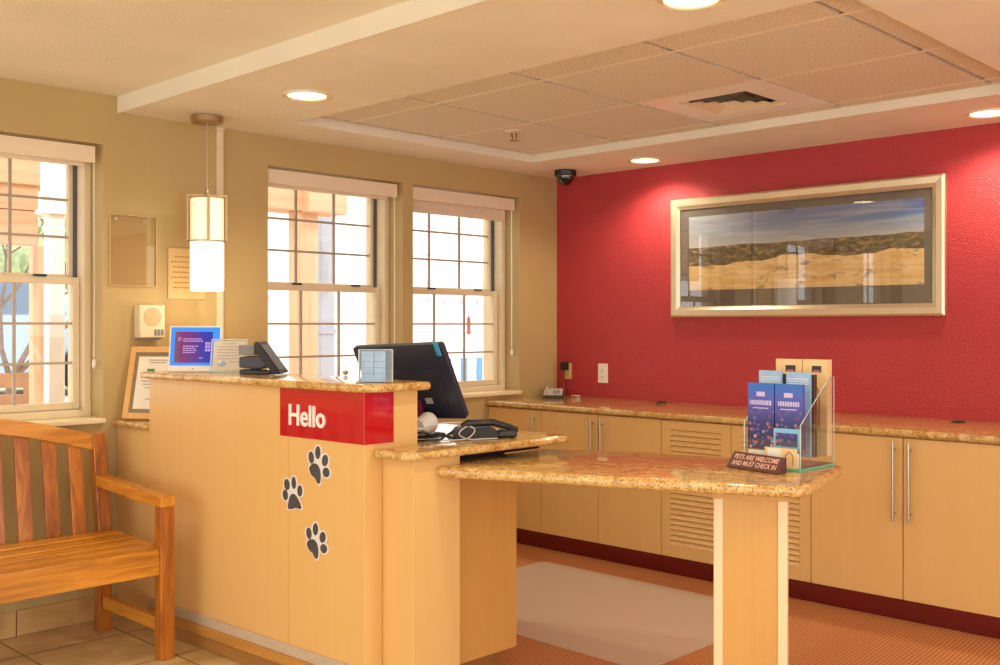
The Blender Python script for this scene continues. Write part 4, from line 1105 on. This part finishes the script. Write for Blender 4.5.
# tree with branches and leaves
tr = thing('tree', 'leafy tree with bare branches outside the window over the bench', 'tree', (-1.5, 5.2, -.12))
m = MB(); rr = random.Random(3)
tips = []
def branch(p, d, L, r, lev):
    q = p+d*L; mid = p+d*L*.5+Vector((rr.uniform(-.06, .06), 0, rr.uniform(-.06, .06)))*L
    m.tube([p, mid, q], [r, r*.85, r*.65], 6)
    if lev == 0: tips.append(q); return
    for k in range(3):
        dd = (d+Vector((rr.uniform(-.9, .9), rr.uniform(-.5, .5), rr.uniform(-.35, .6)))).normalized()
        branch(q, dd, L*.72, r*.6, lev-1)
branch(Vector((-1.5, 5.2, -.12)), Vector((.1, 0, 1)).normalized(), .9, .045, 4)
m.build('trunk', M['bark'], tr, smooth=True)
m = MB()
for q in tips:
    for k in range(16):
        c_ = q+Vector((rr.gauss(0, .22), rr.gauss(0, .2), rr.gauss(0, .18)))
        a = Vector((rr.uniform(-1, 1), rr.uniform(-1, 1), rr.uniform(-1, 1))).normalized(); b = a.orthogonal().normalized()
        vs = [m.bm.verts.new(c_+v) for v in (a*.05, b*.02, -a*.05, -b*.02)]
        m.bm.faces.new(vs)
lf = m.build('foliage', M['leaf'], tr); lf['kind'] = 'stuff'
# parked car
ca = thing('parked_car', 'pale blue parked car beyond the tree outside the window over the bench', 'car', (-.7, 8.8, .42))
def carprof(s, z0): return [(-1.9*s, z0+.1), (-2.0*s, z0+.5), (-1.9*s, z0+.72), (-1.2*s, z0+.8), (-.75*s, z0+1.28), (.6*s, z0+1.32), (1.2*s, z0+.85), (1.9*s, z0+.74), (2.0*s, z0+.4), (1.9*s, z0+.1)]
m = MB().sweep(None, lambda i: [(x, (-.8, .8)[i], z) for x, z in carprof(1, .12)], 2); m.build('car_body', M['carblue'], ca, .05, local=True)
m = MB()
for s in (-.805, .805): m.sweep(None, lambda i: [(x, s+(-.004, .004)[i], z) for x, z in ((-1.05, .95), (-.72, 1.34), (.55, 1.38), (1.0, .98))], 2)
m.build('side_windows', M['carglass'], ca, local=True)
for x in (-1.25, 1.25):
    for s in (-.82, .82):
        m = MB().lathe([(.001, -.09), (.30, -.09), (.32, -.06), (.32, .06), (.30, .09), (.001, .09)], 20, Matrix.Translation((x, s, .32)) @ Matrix.Rotation(PI/2, 4, 'X'), cap=False)
        m.build('wheel', M['rubber'], ca, local=True, smooth=True)
tw = thing('parking_terrace', 'cream raised parking terrace under the pale blue car', 'terrace', (-3, 9.5, -.12))
MB().box(-9, .9, 7.4, 11.2, -.12, .42).build('terrace_block', M['ext_ground'], tw, .02)
hd = thing('garden_hedge', 'pale green hedge beyond the parked car', 'hedge', (0, 13, -.12))
m = MB()
for i in range(60): m.ball((rr.uniform(-7, 5), rr.uniform(12.5, 14), rr.uniform(.2, 2.6)), rr.uniform(.5, .9), seg=8)
m.build('foliage', M['leaf'], hd)
# patio chairs
def patio_chair(label, x, y, rz):
    o = thing('patio_chair', label, 'chair', (x, y, -.12), rz, 'wooden patio chairs outside'); o.scale = (1.15, 1.15, 1.15)
    for sx in (-.25, .25):
        for sy in (-.24, .24):
            MB().box(sx-.025, sx+.025, sy-.025, sy+.025, .001, .42 if sy < 0 else .95).build('leg', M['patiowood'], o, local=True)
        MB().box(sx-.04, sx+.04, -.28, .24, .62, .65).build('armrest', M['patiowood'], o, local=True)
        MB().box(sx-.02, sx+.02, -.26, -.22, .42, .62).build('arm_post', M['patiowood'], o, local=True)
    m = MB()
    for i in range(5): m.box(-.27, .27, -.27+i*.105, -.185+i*.105, .42, .44)
    m.build('seat', M['patiowood'], o, local=True)
    m = MB()
    for i in range(4): m.box(-.225, .225, .225, .245, .52+i*.115, .60+i*.115)
    m.build('backrest', M['patiowood'], o, local=True)
patio_chair('wooden patio chair outside, nearer the white column', -2.50, 2.70, R_(150))
patio_chair('wooden patio chair outside, at the left picture edge', -2.75, 3.5, R_(200))

# ------------------------------------------------------------------ light, world, camera
wd = bpy.data.worlds.new('daylight'); SC.world = wd; wd.use_nodes = True
bg = wd.node_tree.nodes['Background']; bg.inputs[0].default_value = (1.0, .97, .92, 1); bg.inputs[1].default_value = 2.2
sl_ = bpy.data.lights.new('sun', 'SUN'); sl_.energy = 1.2; sl_.angle = .01; sl_.color = (1, .96, .9)
so = bpy.data.objects.new('sun', sl_); COL.objects.link(so); so.rotation_euler = Vector((.25, .62, -.74)).to_track_quat('-Z', 'Y').to_euler()

cd_ = bpy.data.cameras.new('camera'); co = bpy.data.objects.new('camera', cd_); COL.objects.link(co)
co.location = (-5.035, -4.375, 1.269)
co.rotation_euler = (PI/2, 0, math.atan2(.696, .718)-PI/2)
cd_.sensor_width = 36; cd_.lens = 1042*36/1000; cd_.shift_y = -7.5/1000
cd_.clip_start = .05
SC.camera = co
v = SC.view_settings
v.view_transform = 'Standard'; v.look = 'None'; v.gamma = 1; v.use_curve_mapping = False; v.exposure = 0.16
SC.cycles.use_denoising = True
SC.cycles.max_bounces = 10; SC.cycles.diffuse_bounces = 5; SC.cycles.transparent_max_bounces = 24
SC.cycles.sample_clamp_indirect = 6
SC.cycles.caustics_reflective = False; SC.cycles.caustics_refractive = False
